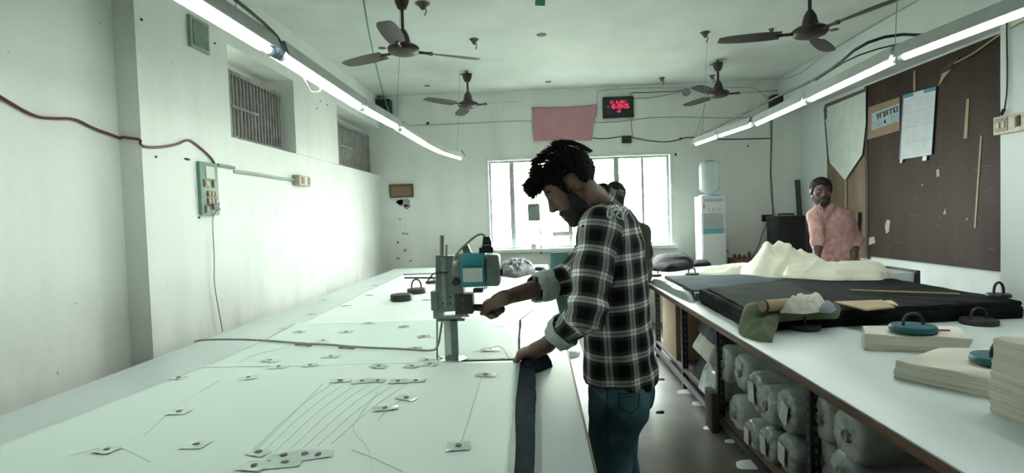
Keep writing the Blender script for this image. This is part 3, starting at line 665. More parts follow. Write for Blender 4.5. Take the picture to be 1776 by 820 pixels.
tag(MB().box((1.95, 3.02, SZ+.006), (.48, .018, .005), Matrix.Rotation(math.atan2(2.886-3.123, 2.163-1.736), 3, 'Z')).build('wooden_yardstick', mat('yellow_wood', (.38, .28, .12), .6), None, .5), 'thin yellow wooden yardstick lying on the black layup', 'ruler')
o = stack('cardboard_sheet', PZ([(1447, 522), (1502, 536), (1552, 531), (1530, 519)], SZ+.01), SZ+.002, .006, 1, CARD, wav=.0, jit=0, seed=1, sub=0, top=0)
tag(o, 'flat tan cardboard sheet lying on the black layup', 'cardboard')
o = heap('paper_scrap', PZ([(1530, 523), (1560, 531), (1545, 523)], SZ+.01), SZ+.009, .012, mat('yellowish_paper', (.50, .44, .26), .8), seed=33, rings=6, seg=24, minz=.003); tag(o, 'crumpled yellowish paper scrap on the cardboard sheet edge', 'scrap')
a = onz(1322, 531, SZ+.03); c = onz(1372, 527, SZ+.03)
t = thing('paper_roll', ((a.x+c.x)/2, (a.y+c.y)/2, SZ), 'brown paper tube lying beside the white rag on the black layup', 'paper roll')
MB().lathe([(.016, 0), (.027, 0), (.028, .01), (.028, (c-a).length-.01), (.027, (c-a).length), (.016, (c-a).length)], a, 24, c-a).build('tube', CARD, t, .5)
MB().lathe([(.029, .0), (.0295, .004), (.029, .012)], a+(c-a)*.02, 24, c-a).build('dark_band', BROWNC, t, .5)
o = heap('rag', PZ([(1350, 531), (1372, 527), (1385, 516), (1432, 518), (1438, 528), (1395, 533)], SZ+.03), SZ, .075, BEIGE, seed=12, fold=.55, freq=16, edge=.5, rings=16); tag(o, 'crumpled off-white rag lying on top of the black layup', 'rag')
o = heap('rag', PZ([(1395, 535), (1440, 526), (1452, 533), (1440, 540)], SZ+.01), SZ, .028, mat('denim_scrap', (.18, .22, .24), .8), seed=15, fold=.4, freq=18, rings=10, seg=40); tag(o, 'grey denim scrap between the white rag and the olive cloth', 'rag')
oz = [(.915, 2.56), (.905, 2.47), (.935, 2.37), (.985, 2.35), (1.03, 2.48), (1.08, 2.565), (1.20, 2.575), (1.38, 2.58), (1.42, 2.63), (1.22, 2.68), (1.0, 2.70)]
def slab_under(x, y):
    dx = max(0., .99-x); dy = max(0., 2.61-y+max(0, x-1.1)*.02); d = math.hypot(dx, dy); return .094*max(0., 1-d/.13)**1.3 if d > .0 else .094
o = heap('olive_cloth', oz, TZ+.001, .034, OLIVE, seed=17, fold=.35, freq=12, rot=.9, edge=.22, rings=34, seg=140, minz=.008, under=slab_under, ridges=[(.93, 2.50, 1.36, 2.61, .04, .014), (.95, 2.42, 1.10, 2.60, .026, .020), (.97, 2.38, .99, 2.5, .018, .014)])
tag(o, 'olive green folded cloth draped over the black layup corner', 'cloth')
# cream cloth
cz = TZ+.058
o = heap('cream_cloth', PZ([(1205, 476), (1240, 465), (1300, 460), (1335, 465), (1340, 480), (1260, 480)], TZ), TZ, .15, CREAM, seed=31, fold=.5, freq=12, edge=.6, peaks=[(1.66, 4.75, .12, .5), (1.95, 4.7, .10, .9)]); tag(o, 'low crumpled part of the cream cloth trailing left on the right table', 'cloth')
o = heap('cream_cloth', [(1.62, 4.30), (1.72, 4.12), (2.05, 3.98), (2.32, 4.2), (2.38, 4.75), (2.1, 5.0), (1.75, 4.9)], TZ+.03, .20, CREAM, seed=36, fold=.24, freq=8, edge=.5, peaks=[(1.90, 4.48, .19, .66), (2.2, 4.4, .2, .15)], ridges=[(1.86, 4.45, 2.25, 4.15, .09, .055), (1.90, 4.55, 1.70, 4.2, .07, .05), (1.95, 4.3, 1.75, 4.15, .05, .04), (2.0, 4.5, 2.35, 4.4, .06, .04), (1.92, 4.40, 2.02, 4.02, .05, .035)], rings=34, seg=140); tag(o, 'tall draped mound of cream cloth in the middle of the right table', 'cloth')
o = heap('cream_cloth', [(1.70, 3.88), (1.92, 3.66), (2.2, 3.60), (2.5, 3.95), (2.40, 4.35), (2.05, 4.30), (1.8, 4.12)], TZ+.085, .060, CREAM, seed=44, fold=.34, freq=8, edge=.28, rot=.7, rings=32, seg=130, ridges=[(1.78, 3.98, 2.42, 3.80, .06, .045), (2.45, 4.0, 1.95, 4.15, .05, .035), (2.0, 3.72, 2.35, 3.72, .04, .03), (1.85, 3.85, 2.15, 4.05, .04, .03)]); tag(o, 'flat folded end of the cream cloth beside the man in pink', 'cloth')
o = heap('black_cloth', PZ([(1128, 466), (1133, 447), (1190, 442), (1205, 452), (1200, 463), (1160, 468)], TZ+.02), TZ, .085, BLACKC, seed=51, fold=.25, freq=6, rot=1.2, edge=.25, ridges=[(1.25, 5.3, 1.9, 5.5, .07, .035), (1.3, 5.7, 1.9, 5.75, .07, .04)]); tag(o, 'folded black cloth lying at the far left end of the right table', 'cloth')
o = heap('black_cloth', PZ([(1200, 461), (1203, 453), (1228, 452), (1235, 459)], TZ+.01), TZ, .035, BLACKC, seed=53, fold=.4, freq=8, rings=10, seg=40); tag(o, 'small black cloth strip at the far table edge by the dispenser', 'cloth')
# white cabinet at the far right of the table
cb = thing('side_cabinet', (2.66, 4.3, 0), 'white cabinet with dark end panel, behind the flat cream cloth', 'cabinet')
MB().bb(2.50, 2.76, 4.14, 4.5, .0, .945, .004).build('body', WHT, cb, .5); MB().bb(2.762, 2.79, 4.12, 4.5, 0, .96, .003).build('end_panel', STEELD, cb, .5)

# cream paper-like cut stacks
o = stack('cut_cloth_stack', [(1.275, 2.20), (1.36, 2.36), (1.70, 2.27), (1.60, 2.10)], TZ, .062, 12, CREAM2, wav=.012, jit=.004, seed=21, top=.006); tag(o, 'cream cut-cloth stack farthest of three, carrying a teal iron weight', 'cloth stack')
o = stack('cut_cloth_stack', [(1.155, 1.83), (1.30, 1.61), (1.62, 1.60), (1.68, 1.92), (1.40, 1.97)], TZ, .062, 12, CREAM2, wav=.012, jit=.004, seed=25, top=.006); tag(o, 'cream cut-cloth stack in the middle, half hidden by the tall one', 'cloth stack')
o = stack('cut_cloth_stack', [(1.215, 1.52), (1.215, 1.40), (1.30, 1.22), (1.75, 1.20), (1.75, 1.55)], TZ, .205, 34, CREAM2, wav=.010, jit=.005, seed=27, top=.006, lean=(.0, .0)); tag(o, 'tall cream cut-cloth stack nearest the camera at the right edge', 'cloth stack')

def weight(p, r, h, m, label, ang=0., hh=.055, round_=True, parts=True):
    t = thing('iron_weight', p, label, 'weight', None); x, y, z = p
    MB().lathe([(r*.96, 0), (r, .004), (r, h-.006), (r*.95, h), (r*.3, h+.001), (.001, h+.001)], p, 40).build('base', m, t, .6)
    c, s = math.cos(ang), math.sin(ang); w = r*.52; pts = []
    for k in range(13):
        a = PI*k/12; u = -w*math.cos(a); v = h-.004+hh*math.sin(a)**.7; pts.append((x+c*u, y+s*u, z+v))
    MB().tube(pts, .006, 8).build('handle', IRON if m is not IRON else STEELD, t, 1)
p = onz(1395, 571, TZ); weight((p.x, p.y, TZ), .068, .026, IRON, 'round iron weight in front of the olive cloth', 1.2, .05)
p = onz(1703, 560, TZ); weight((p.x-.03, p.y-.02, TZ), .075, .024, IRON, 'round iron weight with arched handle before the black layup, far right', .1, .055)
weight((1.47, 2.215, TZ+.070), .080, .022, TEALP, 'teal iron weight on the farthest cream stack', .1, .05)
weight((1.42, 1.74, TZ+.070), .080, .022, TEALP, 'teal iron weight half hidden behind the tall cream stack', .25, .05)
tag(MB().tube([(1.54, 2.19, TZ+.075), (1.56, 2.185, TZ+.076), (1.585, 2.18, TZ+.075)], .004, 6).build('red_ribbon', mat('red_ribbon_cloth', (.4, .02, .04), .7), None, 1), 'small red ribbon beside the teal weight on the farthest stack', 'ribbon')
weight((2.27, 2.80, TZ+.096), .05, .016, STEELD, 'dark weight with thin hoop handle at the right end of the black layup', .1, .06)
p = onz(1155, 478, TZ); weight((p.x-.1, p.y, TZ), .06, .02, IRON, 'small weight with hoop handle at the far left edge of the right table', .1, .05)
p = onz(1200, 477, TZ); weight((p.x, p.y, TZ), .06, .02, IRON, 'small weight with hoop handle behind the slate blue layup', .1, .05)

# ================================================================== LEFT TABLE CONTENTS
LZ = .904
SHZ = LZ+.003
lay = [(-1.43, .42), (-.055, .42), (-.040, 1.16), (-.036, 1.62), (-.042, 2.02), (-1.30, 2.02), (-1.36, 1.35)]
def strip_stack(name, outl, z0, h, m, **k): return stack(name, outl, z0, h, 6, m, **k)
nl = thing('fabric_layup', (-.7, 1.3, TZ), 'navy denim layup under the near paper marker, dark strip at its right edge', 'fabric stack')
stack('denim_plies', [(-1.40, .42), (-.030, .42), (-.026, 1.2), (-.022, 1.66), (-.022, 2.0), (-.05, 2.055), (-1.28, 2.055), (-1.36, 1.4)], TZ+.0005, LZ-TZ-.001, 8, NAVY, nl, jit=.003, wav=.006, seed=3, top=.0005)
fl = thing('fabric_layup', (-.7, 2.5, TZ), 'fabric layup beyond the cut, under the second paper sheet', 'fabric stack')
stack('plies', [(-.085, 2.085), (-.10, 2.90), (-1.33, 2.90), (-1.30, 2.085)], TZ+.0005, LZ-TZ-.003, 8, NAVY, fl, jit=.003, wav=.006, seed=7, top=.0005)
def sheet(name, outl, z, m, parent=None, amp=.0015, wav=.004, lift=None, n=46):
    """paper sheet lying on the layup: grid over a four-sided outline given as near-left, near-right, far-right, far-left edge lists"""
    b = MB(); A, Bq = outl; V = []
    for i in range(n+1):
        t = i/n
        def at(L):
            q = t*(len(L)-1); k = min(int(q), len(L)-2); return Vector(L[k]).lerp(Vector(L[k+1]), q-k)
        a, c = at(A), at(Bq); row = []
        for j in range(n+1):
            p = a.lerp(c, j/n); e = 0
            if j in (0, n): e = wav*nz3(p.x*3, p.y*4, 3)
            zz = z+amp*(1+nz3(p.x*6, p.y*6, 1.))
            if lift: zz += lift(p.x, p.y)
            row.append(b.b.verts.new((p.x+e, p.y, zz)))
        V.append(row)
    for i in range(n):
        for j in range(n): b.b.faces.new((V[i][j], V[i][j+1], V[i+1][j+1], V[i+1][j]))
    o = b.build(name, m, parent, 1.); md = o.modifiers.new('thick', 'SOLIDIFY'); md.thickness = .0006; md.offset = 1; return o
s1 = sheet('paper_marker', ([(-1.44, .42), (-1.40, 1.35), (-1.31, 2.045)], [(-.066, .42), (-.064, 1.2), (-.078, 1.6), (-.076, 2.045)]), SHZ, PAPER)
tag(s1, 'large pale green paper marker with pencil outlines on the near left table', 'paper sheet')
s2 = sheet('paper_marker', ([(-1.31, 2.065), (-1.30, 2.5), (-1.345, 2.93)], [(-.088, 2.065), (-.10, 2.5), (-.108, 2.93)]), SHZ, PAPER)
tag(s2, 'pale green paper sheet beyond the cut line, behind the cutting machine', 'paper sheet')
s3 = sheet('paper_marker', ([(-1.345, 2.94), (-1.40, 4.2), (-1.42, 5.6)], [(-.12, 2.94), (-.02, 3.4), (.05, 5.6)]), TZ+.003, PAPER2)
tag(s3, 'long bright white paper on the far half of the left table', 'paper sheet')
b = MB(); b.bb(-1.305, -.372, 2.036, 2.074, SHZ+.0006, SHZ+.0036); b.build('uncut_strip', PAPER, s1, .5)
# pencil outlines on the marker
b = MB(); zz = SHZ+.0034
def pl(px_pts, w=.0008):
    b.tube([tuple(onz(x, y, zz)) for x, y in px_pts], w, 4, 1)
for q in range(7): pl([(430+q*24, 788-q*3), (505+q*24, 715-q*2), (575+q*22, 665)], .0006)
pl([(835, 655), (800, 765)]); pl([(655, 680), (615, 730), (612, 750), (640, 775), (645, 818)]); pl([(610, 780), (640, 790), (700, 818)]); pl([(560, 665), (440, 785)])
pl([(893, 640), (893, 700), (885, 760), (884, 818)]); pl([(700, 690), (665, 715), (655, 730)]); pl([(250, 755), (310, 700), (380, 660)]); pl([(120, 790), (200, 770), (260, 800)])
pl([(505, 600), (440, 615), (410, 630)])
b.build('pencil_lines', GREYINK, s1, 1)
b = MB(); pl([(845, 605), (870, 598), (884, 622)], .001); pl([(820, 610), (860, 602)]); b.build('pencil_lines', GREYINK, s2, 1)
# dark wavy cloth edge showing in the cut
tag(MB().tube([tuple(onz(790, 626, LZ))]+[tuple(onz(800+k*8, 625+(-1.5 if k in (9, 10) else 0), LZ+.001*(k in (9, 10)))) for k in range(13)], [.003]+[.0035]*8+[.006, .006]+[.004]*3, 6).build('cut_cloth_edge', BLACKC, None, 1), 'black cloth edge showing in the cut between machine and hand', 'cloth edge')
tp = [(185, 780), (340, 771), (448, 785), (492, 790), (528, 788), (552, 789), (440, 808), (494, 803), (795, 774), (668, 708), (705, 690), (310, 655), (430, 655), (310, 714), (843, 650), (590, 660), (628, 661), (655, 660), (690, 661), (720, 660), (657, 635), (714, 635), (745, 632), (468, 625), (538, 633), (573, 618), (483, 636), (740, 624)]
tp2 = [(600, 575), (640, 560), (700, 566), (735, 583), (560, 590), (850, 606), (870, 563), (720, 604), (520, 575), (490, 570)]
tp3 = [(540, 545), (600, 530), (560, 520), (640, 512), (650, 495), (680, 520), (740, 520)]
rnd = random.Random(4)
for L, z in ((tp, SHZ+.0038), (tp2, SHZ+.0038), (tp3, TZ+.0068)):
    for x, y in L:
        p = onz(x, y, z); t = thing('tape_patch', p, 'clear tape patch with a small dark cloth dot on the paper marker', 'tape patch', 'clear tape patches on the paper markers')
        R_ = Matrix.Rotation(rnd.uniform(-.5, .5), 3, 'Z'); b = MB(); w, d = rnd.uniform(.05, .075), rnd.uniform(.035, .05); zc = p.z
        n = 5; V = [[b.b.verts.new(p+R_ @ Vector((w*(i/n-.5), d*(j/n-.5), .0022*rnd.random()))) for j in range(n+1)] for i in range(n+1)]
        for i in range(n):
            for j in range(n): b.b.faces.new((V[i][j], V[i+1][j], V[i+1][j+1], V[i][j+1]))
        b.build('tape', TAPE, t, 1.)
        b = MB(); k = 6; a0 = rnd.random()*6; b.prism([tuple(p+Vector((.009*rnd.uniform(.6, 1.2)*math.cos(a0+2*PI*q/k), .009*rnd.uniform(.6, 1.2)*math.sin(a0+2*PI*q/k), .0028))) for q in range(k)], (0, 0, .0008)); b.build('cloth_dot', STAPLE, t, .5)

p = onz(696, 521, TZ+.006); weight((p.x, p.y, TZ+.0065), .075, .045, IRON, 'thick round iron weight on the left table, front of a pair', .1, .0)
p = onz(712, 512, TZ+.006); weight((p.x+.02, p.y+.12, TZ+.0065), .072, .035, IRON, 'iron weight with arched handle on the left table, back of a pair', .05, .075)
p = onz(748, 491, TZ+.006); weight((p.x, p.y, TZ+.0065), .05, .02, IRON, 'small iron weight just left of the cutting machine', .1, .04)
a = onz(702, 482, TZ+.01); c = onz(768, 482, TZ+.01)
tag(MB().tube([a, c], .010, 8).build('metal_rod', STEELD, None, 1), 'dark metal rod lying across the far left table', 'rod')
a = onz(700, 476, TZ+.01); c = onz(768, 474, TZ+.01)
tag(MB().tube([a, c], .008, 8).build('metal_rod', GREYM, None, 1), 'thin grey rod lying farthest across the left table', 'rod')
o = heap('black_scraps', PZ([(862, 470), (868, 455), (905, 450), (925, 455), (930, 466), (895, 474)], TZ+.05), TZ+.006, .11, mat('black_and_white_scraps', (.09, .09, .10), .8, 0, col2=(.010, .010, .014), scale=20), seed=71, fold=.55, freq=10, rings=26, edge=.3); tag(o, 'heap of black and white cloth scraps at the far left table', 'cloth')
o = heap('black_cloth', PZ([(925, 467), (930, 463), (948, 466), (945, 469)], TZ+.01), TZ+.006, .02, BLACKC, seed=75, rings=6, seg=24); tag(o, 'small black cloth scrap right of the scrap heap', 'scrap')
# far table section end and grey cloth near wall handled by tabletop
tb = thing('teal_board', (.21, 5.25, 0), 'teal painted board standing in the aisle behind the checked sleeve', 'board')
MB().bb(.120, .30, 5.22, 5.25, .0, 1.10, .02).build('panel', TEALB, tb, .5); MB().bb(.13, .29, 5.251, 5.29, 0, .06).build('foot', STEELD, tb, .5)

# cord across the paper and up to the machine
pts = [tuple(onz(x, y, LZ+.012)) for x, y in ((337, 592), (352, 589), (400, 588), (460, 590), (530, 596), (570, 597), (620, 602), (700, 605), (752, 609))]
m0 = onz(775, 625, LZ); BY = m0.y
# ================================================================== STRAIGHT KNIFE CUTTING MACHINE
K = 1/461
mc = thing('cutting_machine', (m0.x, BY, LZ+.004), 'grey-green and teal straight-knife cloth cutting machine standing on the paper', 'cutting machine')
def MP(px, py, dy=0.): q = ony(px, py, BY); return Vector((q.x, BY+dy, q.z))
pc = MB().tube(pts+[tuple(ony(760, 600, BY-.02)), tuple(ony(764, 575, BY-.01)), tuple(ony(768, 552, BY+.05))], .0045, 6, 2).build('power_cord', CORD, mc, 1)
for x in (525, 600):
    a = onz(x-12, 596 if x == 525 else 601, LZ+.012); c = onz(x+14, 598 if x == 525 else 603, LZ+.012); MB().tube([a, (a+c)/2+Vector((0, 0, .003)), c], .0068, 6).build('cord_knot', CORD, pc, 1)
def mbox(x0, x1, y0, y1, d0, d1, bev=.002):
    a, c = MP(x0, y1), MP(x1, y0); return MB().bb(a.x, c.x, BY+d0, BY+d1, a.z, c.z, bev)
b = MB(); z0 = LZ+.0045; b.prism([(m0.x-.03, BY-.035, z0), (m0.x+.06, BY-.045, z0), (m0.x+.085, BY, z0), (m0.x+.06, BY+.045, z0), (m0.x-.03, BY+.035, z0)], (0, 0, .004)); b.build('base_plate', CHROME, mc, .5)
mbox(777, 784, 548, 624, -.006, .006, .001).build('knife_guard', CHROME, mc, .5)
mbox(784, 793, 548, 624, -.010, .014, .001).build('standard', MGREEN, mc, .5)
a, c = MP(772, 623), MP(777, 548); MB().bb(a.x, c.x, BY-.0008, BY+.0008, a.z, c.z).build('knife_blade', CHROME, mc, .5)
MB().tube([MP(758, 545), MP(758, 600), MP(758.5, 626-3)], .0035, 8).build('guard_rod', GREYM, mc, 1)
MB().tube([MP(758, 603), MP(757, 612), MP(762, 620), MP(775, 624)], .0025, 6, 1).build('foot_wire', CHROME, mc, 1)
b = MB(); 
for q in ((753, 770, 536, 551, -.02, .02), (756, 800, 546, 552, -.016, .02), (790, 812, 543, 549, -.012, .012), (760, 806, 552, 557, -.01, .014)):
    a, c = MP(q[0], q[3]), MP(q[1], q[2]); b.bb(a.x, c.x, BY+q[4], BY+q[5], a.z, c.z, .0015)
b.build('presser_foot', GREYM, mc, .5)
for x in (806, 813): MB().cyl(MP(x, 546, -.018), MP(x, 546, .018), .005, seg=12).build('roller', CHROME, mc, 1)
# crosshead housing
a = [(758, 442), (789, 443), (790, 470), (806, 500), (806, 536), (757, 540)]
b = MB(); b.prism([tuple(MP(x, y, -.028)) for x, y in a], (0, .056, 0)); b.build('crosshead_housing', MGREEN, mc, .5)
mbox(750.5, 762, 503, 536, -.034, .010, .003).build('sharpener_box', MGREEN, mc, .5)
mbox(770, 775, 445, 530, -.031, -.027, .001).build('slide_rail', GREYM, mc, .5)
for x, y in ((777, 471), (783, 513), (783, 524), (771, 524)): MB().cyl(MP(x, y, -.027), MP(x, y, -.033), .0035, seg=12).build('screw', MDARK, mc, .5)
MB().cyl(MP(766, 446), MP(766.5, 408), .0085, seg=16).build('lift_rod', GREYM, mc, .6); MB().cyl(MP(774, 446), MP(774.5, 424), .004, seg=12).build('lift_rod', GREYM, mc, .6)
MB().tube([MP(764, 443, -.030), MP(770, 452, -.031), MP(774, 466, -.031), MP(774, 476, -.031)], .002, 6, 1).build('oil_tube', CABLEG, mc, 1)
# motor
ax = (1, 0, 0); cm = MP(790, 467, .0); Rm = .064
MB().lathe([(.02, 0), (.055, .002), (.060, .01), (.061, .04), (.058, .045)], MP(786, 467, .012), 36, ax).build('gear_case', MGREEN, mc, .6)
MB().cyl(MP(793, 487, -.03), MP(793, 487, -.056), .012, seg=20).build('oil_cap', MDARK, mc, .5)
b = MB(); b.prism([tuple(MP(x, y, -.03)) for x, y in ((788, 472), (803, 468), (803, 496), (796, 500), (788, 492))], (0, .06, 0)); b.build('gear_case', MGREEN, mc, .5)
MB().lathe([(.0, 0), (Rm-.002, .0), (Rm, .004), (Rm, .055), (Rm*.99, .07)], MP(806, 467, .012), 44, ax).build('motor', MGREEN, mc, .6)
# teal cover: a wrapped band, flattened towards the viewer
b = MB(); A = MP(804, 497, -.055); C_ = MP(842, 437, -.055); R_ = []
for x in (A.x, A.x+.003, C_.x-.003, C_.x):
    g = .003 if x in (A.x, C_.x) else 0; r = []
    zc = (A.z+C_.z)/2; hz = (C_.z-A.z)/2-g; hy = .070-g
    for k in range(48):
        t_ = 2*PI*k/48; cy, cz_ = math.cos(t_), math.sin(t_); e = .42
        r.append((x, BY+.012+hy*math.copysign(abs(cy)**e, cy), zc+hz*math.copysign(abs(cz_)**e, cz_)))
    R_.append(r)
V = b.rings(R_); b.b.faces.new(V[0][::-1]); b.b.faces.new(V[-1]); cv = b.build('motor_cover', MTEAL, mc, .6)
a, c = MP(807, 486), MP(839, 462); yf = BY+.012-.0705
MB().bb(a.x, c.x, yf-.0012, yf, a.z, c.z).build('name_plate', LABELW, cv, .5)
b = MB()
for k in range(3):
    q = MP(811, 470+k*5.2); 
    for j in range(9):
        if (j*7+k*3) % 5: b.box((q.x+j*.0062, yf-.0015, q.z), (.0042, .0008, .0016))
b.build('plate_print', mat('faint_grey_print', (.45, .50, .49), .7), cv, .5)
b = MB()
for k, (w_, hgt) in enumerate(((.006, .005), (.004, .006), (.007, .004), (.005, .006), (.006, .005), (.004, .004), (.006, .006), (.005, .005))):
    q = MP(810+k*3.7, 459); b.box((q.x, yf-.001, q.z), (w_*.8, .0016, hgt*.8))
b.build('raised_lettering', MDARK, cv, .5)
mbox(853-11, 866, 441, 495, -.045, .069, .012).build('end_bell', MGREEN, mc, .6)
MB().lathe([(.001, -.002), (.055, 0), (.060, .012), (.058, .026), (.050, .048), (.030, .056), (.001, .058)], MP(842, 468, .012), 40, ax).build('motor_cap', MGREEN, mc, .6)
MB().lathe([(.001, 0), (.012, 0), (.013, .004), (.013, .014), (.011, .017), (.001, .017)], MP(865, 472, .0), 20, ax).build('end_knob', BLK, mc, .6)
b = MB()
for k in range(7): q = MP(826+k*3.2, 502-k*.9); b.box((q.x, BY-.03, q.z), (.003, .03, .008))
b.build('cooling_fins', MDARK, mc, .5)
mbox(822, 838, 499, 506, -.03, .02, .002).build('switch_tab', BLK, mc, .5)
mbox(792, 821, 507, 542, -.040, .026, .004).build('switch_box', MDARK, mc, .5)
for y in (518, 531): MB().cyl(MP(806, y, -.040), MP(806, y, -.0435), .006, seg=16).build('switch_button', mat('dull_red_button', (.12, .06, .05), .5), mc, .5)
MB().lathe([(.001, 0), (.011, .0), (.013, .010), (.0135, .02), (.0145, .035), (.016, .055), (.0175, .075), (.0185, .090), (.0187, .100), (.0178, .110), (.0155, .117), (.011, .122), (.005, .1245), (.001, .125)], MP(820, 532, -.005), 24, (1, 0, -.10)).build('handle', BLK, mc, 1.2)
b = MB(); b.prism([tuple(MP(x, y, -.024)) for x, y in ((836, 436), (839, 410), (850, 410), (853, 418), (854, 438))], (0, .05, 0)); b.build('terminal_box', BLK, mc, .5)
b = MB(); q = MP(835, 425); b.bb(q.x, q.x+.042, BY-.027, BY-.0245, q.z-.001, q.z+.0015); b.build('steel_strap', CHROME, mc, .5)
mbox(832, 856, 428, 438, -.028, .03, .003).build('terminal_base', BLK, mc, .5)
b = MB(); b.prism([tuple(MP(x, y, -.010)) for x, y in ((802, 430), (812, 424), (817, 436), (823, 440), (826, 449), (815, 450), (806, 444))], (0, .022, 0)); b.build('carrying_hook', MGREEN, mc, .5)
MB().tube([MP(842, 411, .0), MP(836, 405, .0), MP(824, 409, -.003), MP(808, 424, -.012), MP(797, 434, -.024), MP(789, 447, -.032), MP(788, 472, -.034), MP(785, 474, -.034)], .0042, 8, 2).build('supply_cable', CABLEG, mc, 1)
MB().tube([MP(777, 471, -.033), MP(765, 470, -.036), MP(752, 474, -.03), MP(747, 483, -.02)], .0028, 6, 1).build('black_lead', CABLE, mc, 1)

# ================================================================== LIGHT TUBES
def tube_light(a, c, label, grp, r=.014, cap=False, battn=True, m=None):
    a = Vector(a); c = Vector(c); t = thing('tube_light', (a+c)/2, label, 'light', grp); d = (c-a).normalized()
    MB().cyl(a+d*.02, c-d*.02, r, seg=16).build('glowing_tube', m or TUBE, t, 1)
    if battn:
        s = d.cross(Vector((0, 0, 1))).normalized(); u = s.cross(d); b = MB()
        prof = [(-.026, .019), (-.040, .001), (-.043, .004), (-.026, .062), (.026, .062), (.043, .004), (.040, .001), (.026, .019)]
        b.prism([tuple(a+s*x+u*z) for x, z in prof], c-a); b.build('batten', BATTEN, t, .5)
        for e in (a+d*.01, c-d*.01): MB().cyl(e-d*.012, e+d*.012, r*1.12, seg=16).build('end_cap', BATTEN, t, .6)
TL = [((-1.03, .86), (-1.02, 2.13)), ((-1.02, 2.20), (-1.03, 3.25)), ((-1.03, 3.27), (-1.0, 4.01)), ((-1.0, 4.08), (-.99, 5.0)), ((-.99, 5.02), (-.96, 5.55)), ((-.96, 5.57), (-.84, 6.22))]
LLn = ['nearest in view, in its grey batten', 'second in view, after the blue joint', 'third in view', 'fourth in view', 'fifth in view, short', 'farthest, slightly turned']
for (a, c), l_ in zip(TL, LLn): tube_light((*a, 2.13), (*c, 2.13), 'lit tube light of the left row, '+l_, 'tube lights over the left table')
TR = [((1.86, 1.42), (1.72, 2.66)), ((1.72, 2.68), (1.76, 3.6)), ((1.76, 3.62), (1.79, 4.52)), ((1.77, 4.54), (1.70, 5.14)), ((1.70, 5.16), (1.65, 5.71))]
RLn = ['nearest in view, crossing the board corner', 'second in view', 'third in view', 'fourth in view', 'farthest, over the water dispenser']
for (a, c), l_ in zip(TR, RLn): tube_light((*a, 2.13), (*c, 2.13), 'lit tube light of the right row, '+l_, 'tube lights over the right table', m=TUBER)
tag(MB().cyl((-1.02, 2.135, 2.15), (-1.022, 2.19, 2.15), .034, seg=16).build('blue_tape_joint', mat('blue_tape', (.02, .09, .16), .5), None, .6), 'blue tape joint between the first two left tube lights', 'tape')
def wire(pts, r, m, name, label, cat='cable', sm=2): return tag(MB().tube(pts, r, 6, sm).build(name, m, None, 1), label, cat)
wire([(-.99, .9, 2.21), (-.985, 1.6, 2.215), (-.99, 2.1, 2.2), (-1.0, 2.2, 2.16)], .006, CABLE, 'cable', 'black cable lying on the nearest left batten')
p = [onz(1200+0, 60, 2.2)]
wire([(1.66, 5.6, 2.2), (1.74, 4.9, 2.24), (1.77, 4.2, 2.26), (1.76, 3.4, 2.24), (1.74, 2.9, 2.32)]+[tuple(onz(x, y, z)) for x, y, z in ((1640, 62, 2.40), (1700, 25, 2.50), (1730, 4, 2.55), (1750, 12, 2.5), (1772, 14, 2.45))], .008, CABLE, 'cable', 'thick black cable bundle above the right tube lights')
wire([(1.75, 3.5, 2.23), (1.75, 3.0, 2.27)]+[tuple(onz(x, y, z)) for x, y, z in ((1650, 62, 2.36), (1690, 40, 2.4), (1728, 12, 2.5))], .004, CABLE, 'cable', 'thin second cable below the black bundle on the right')
for (x, y, lab) in ((-1.03, 1.9, 'thin hanging wire of the nearest left tube'), (-1.0, 4.0, 'thin hanging wire at the third left tube'), (1.75, 2.75, 'thin hanging wire at the first right tube joint'), (1.66, 5.5, 'thin hanging wire at the farthest right tube'), (-.86, 6.1, 'thin hanging wire at the farthest left tube')):
    wire([(x, y, 2.19), (x+.03, y+.02, 2.6), (x+.06, y, 3.1)], .0018, CABLEG, 'hanging_wire', lab, 'wire', 0)
a = onz(545, 150, 2.10); wire([(a.x-.01, a.y-.10, 2.12), (a.x-.01, a.y-.04, 2.085), (a.x-.02, a.y, 2.075), (a.x+.01, a.y+.05, 2.085), (a.x, a.y+.08, 2.12)], .003, WHT, 'wire_loop', 'white wire loop hanging under the second left tube', 'wire')

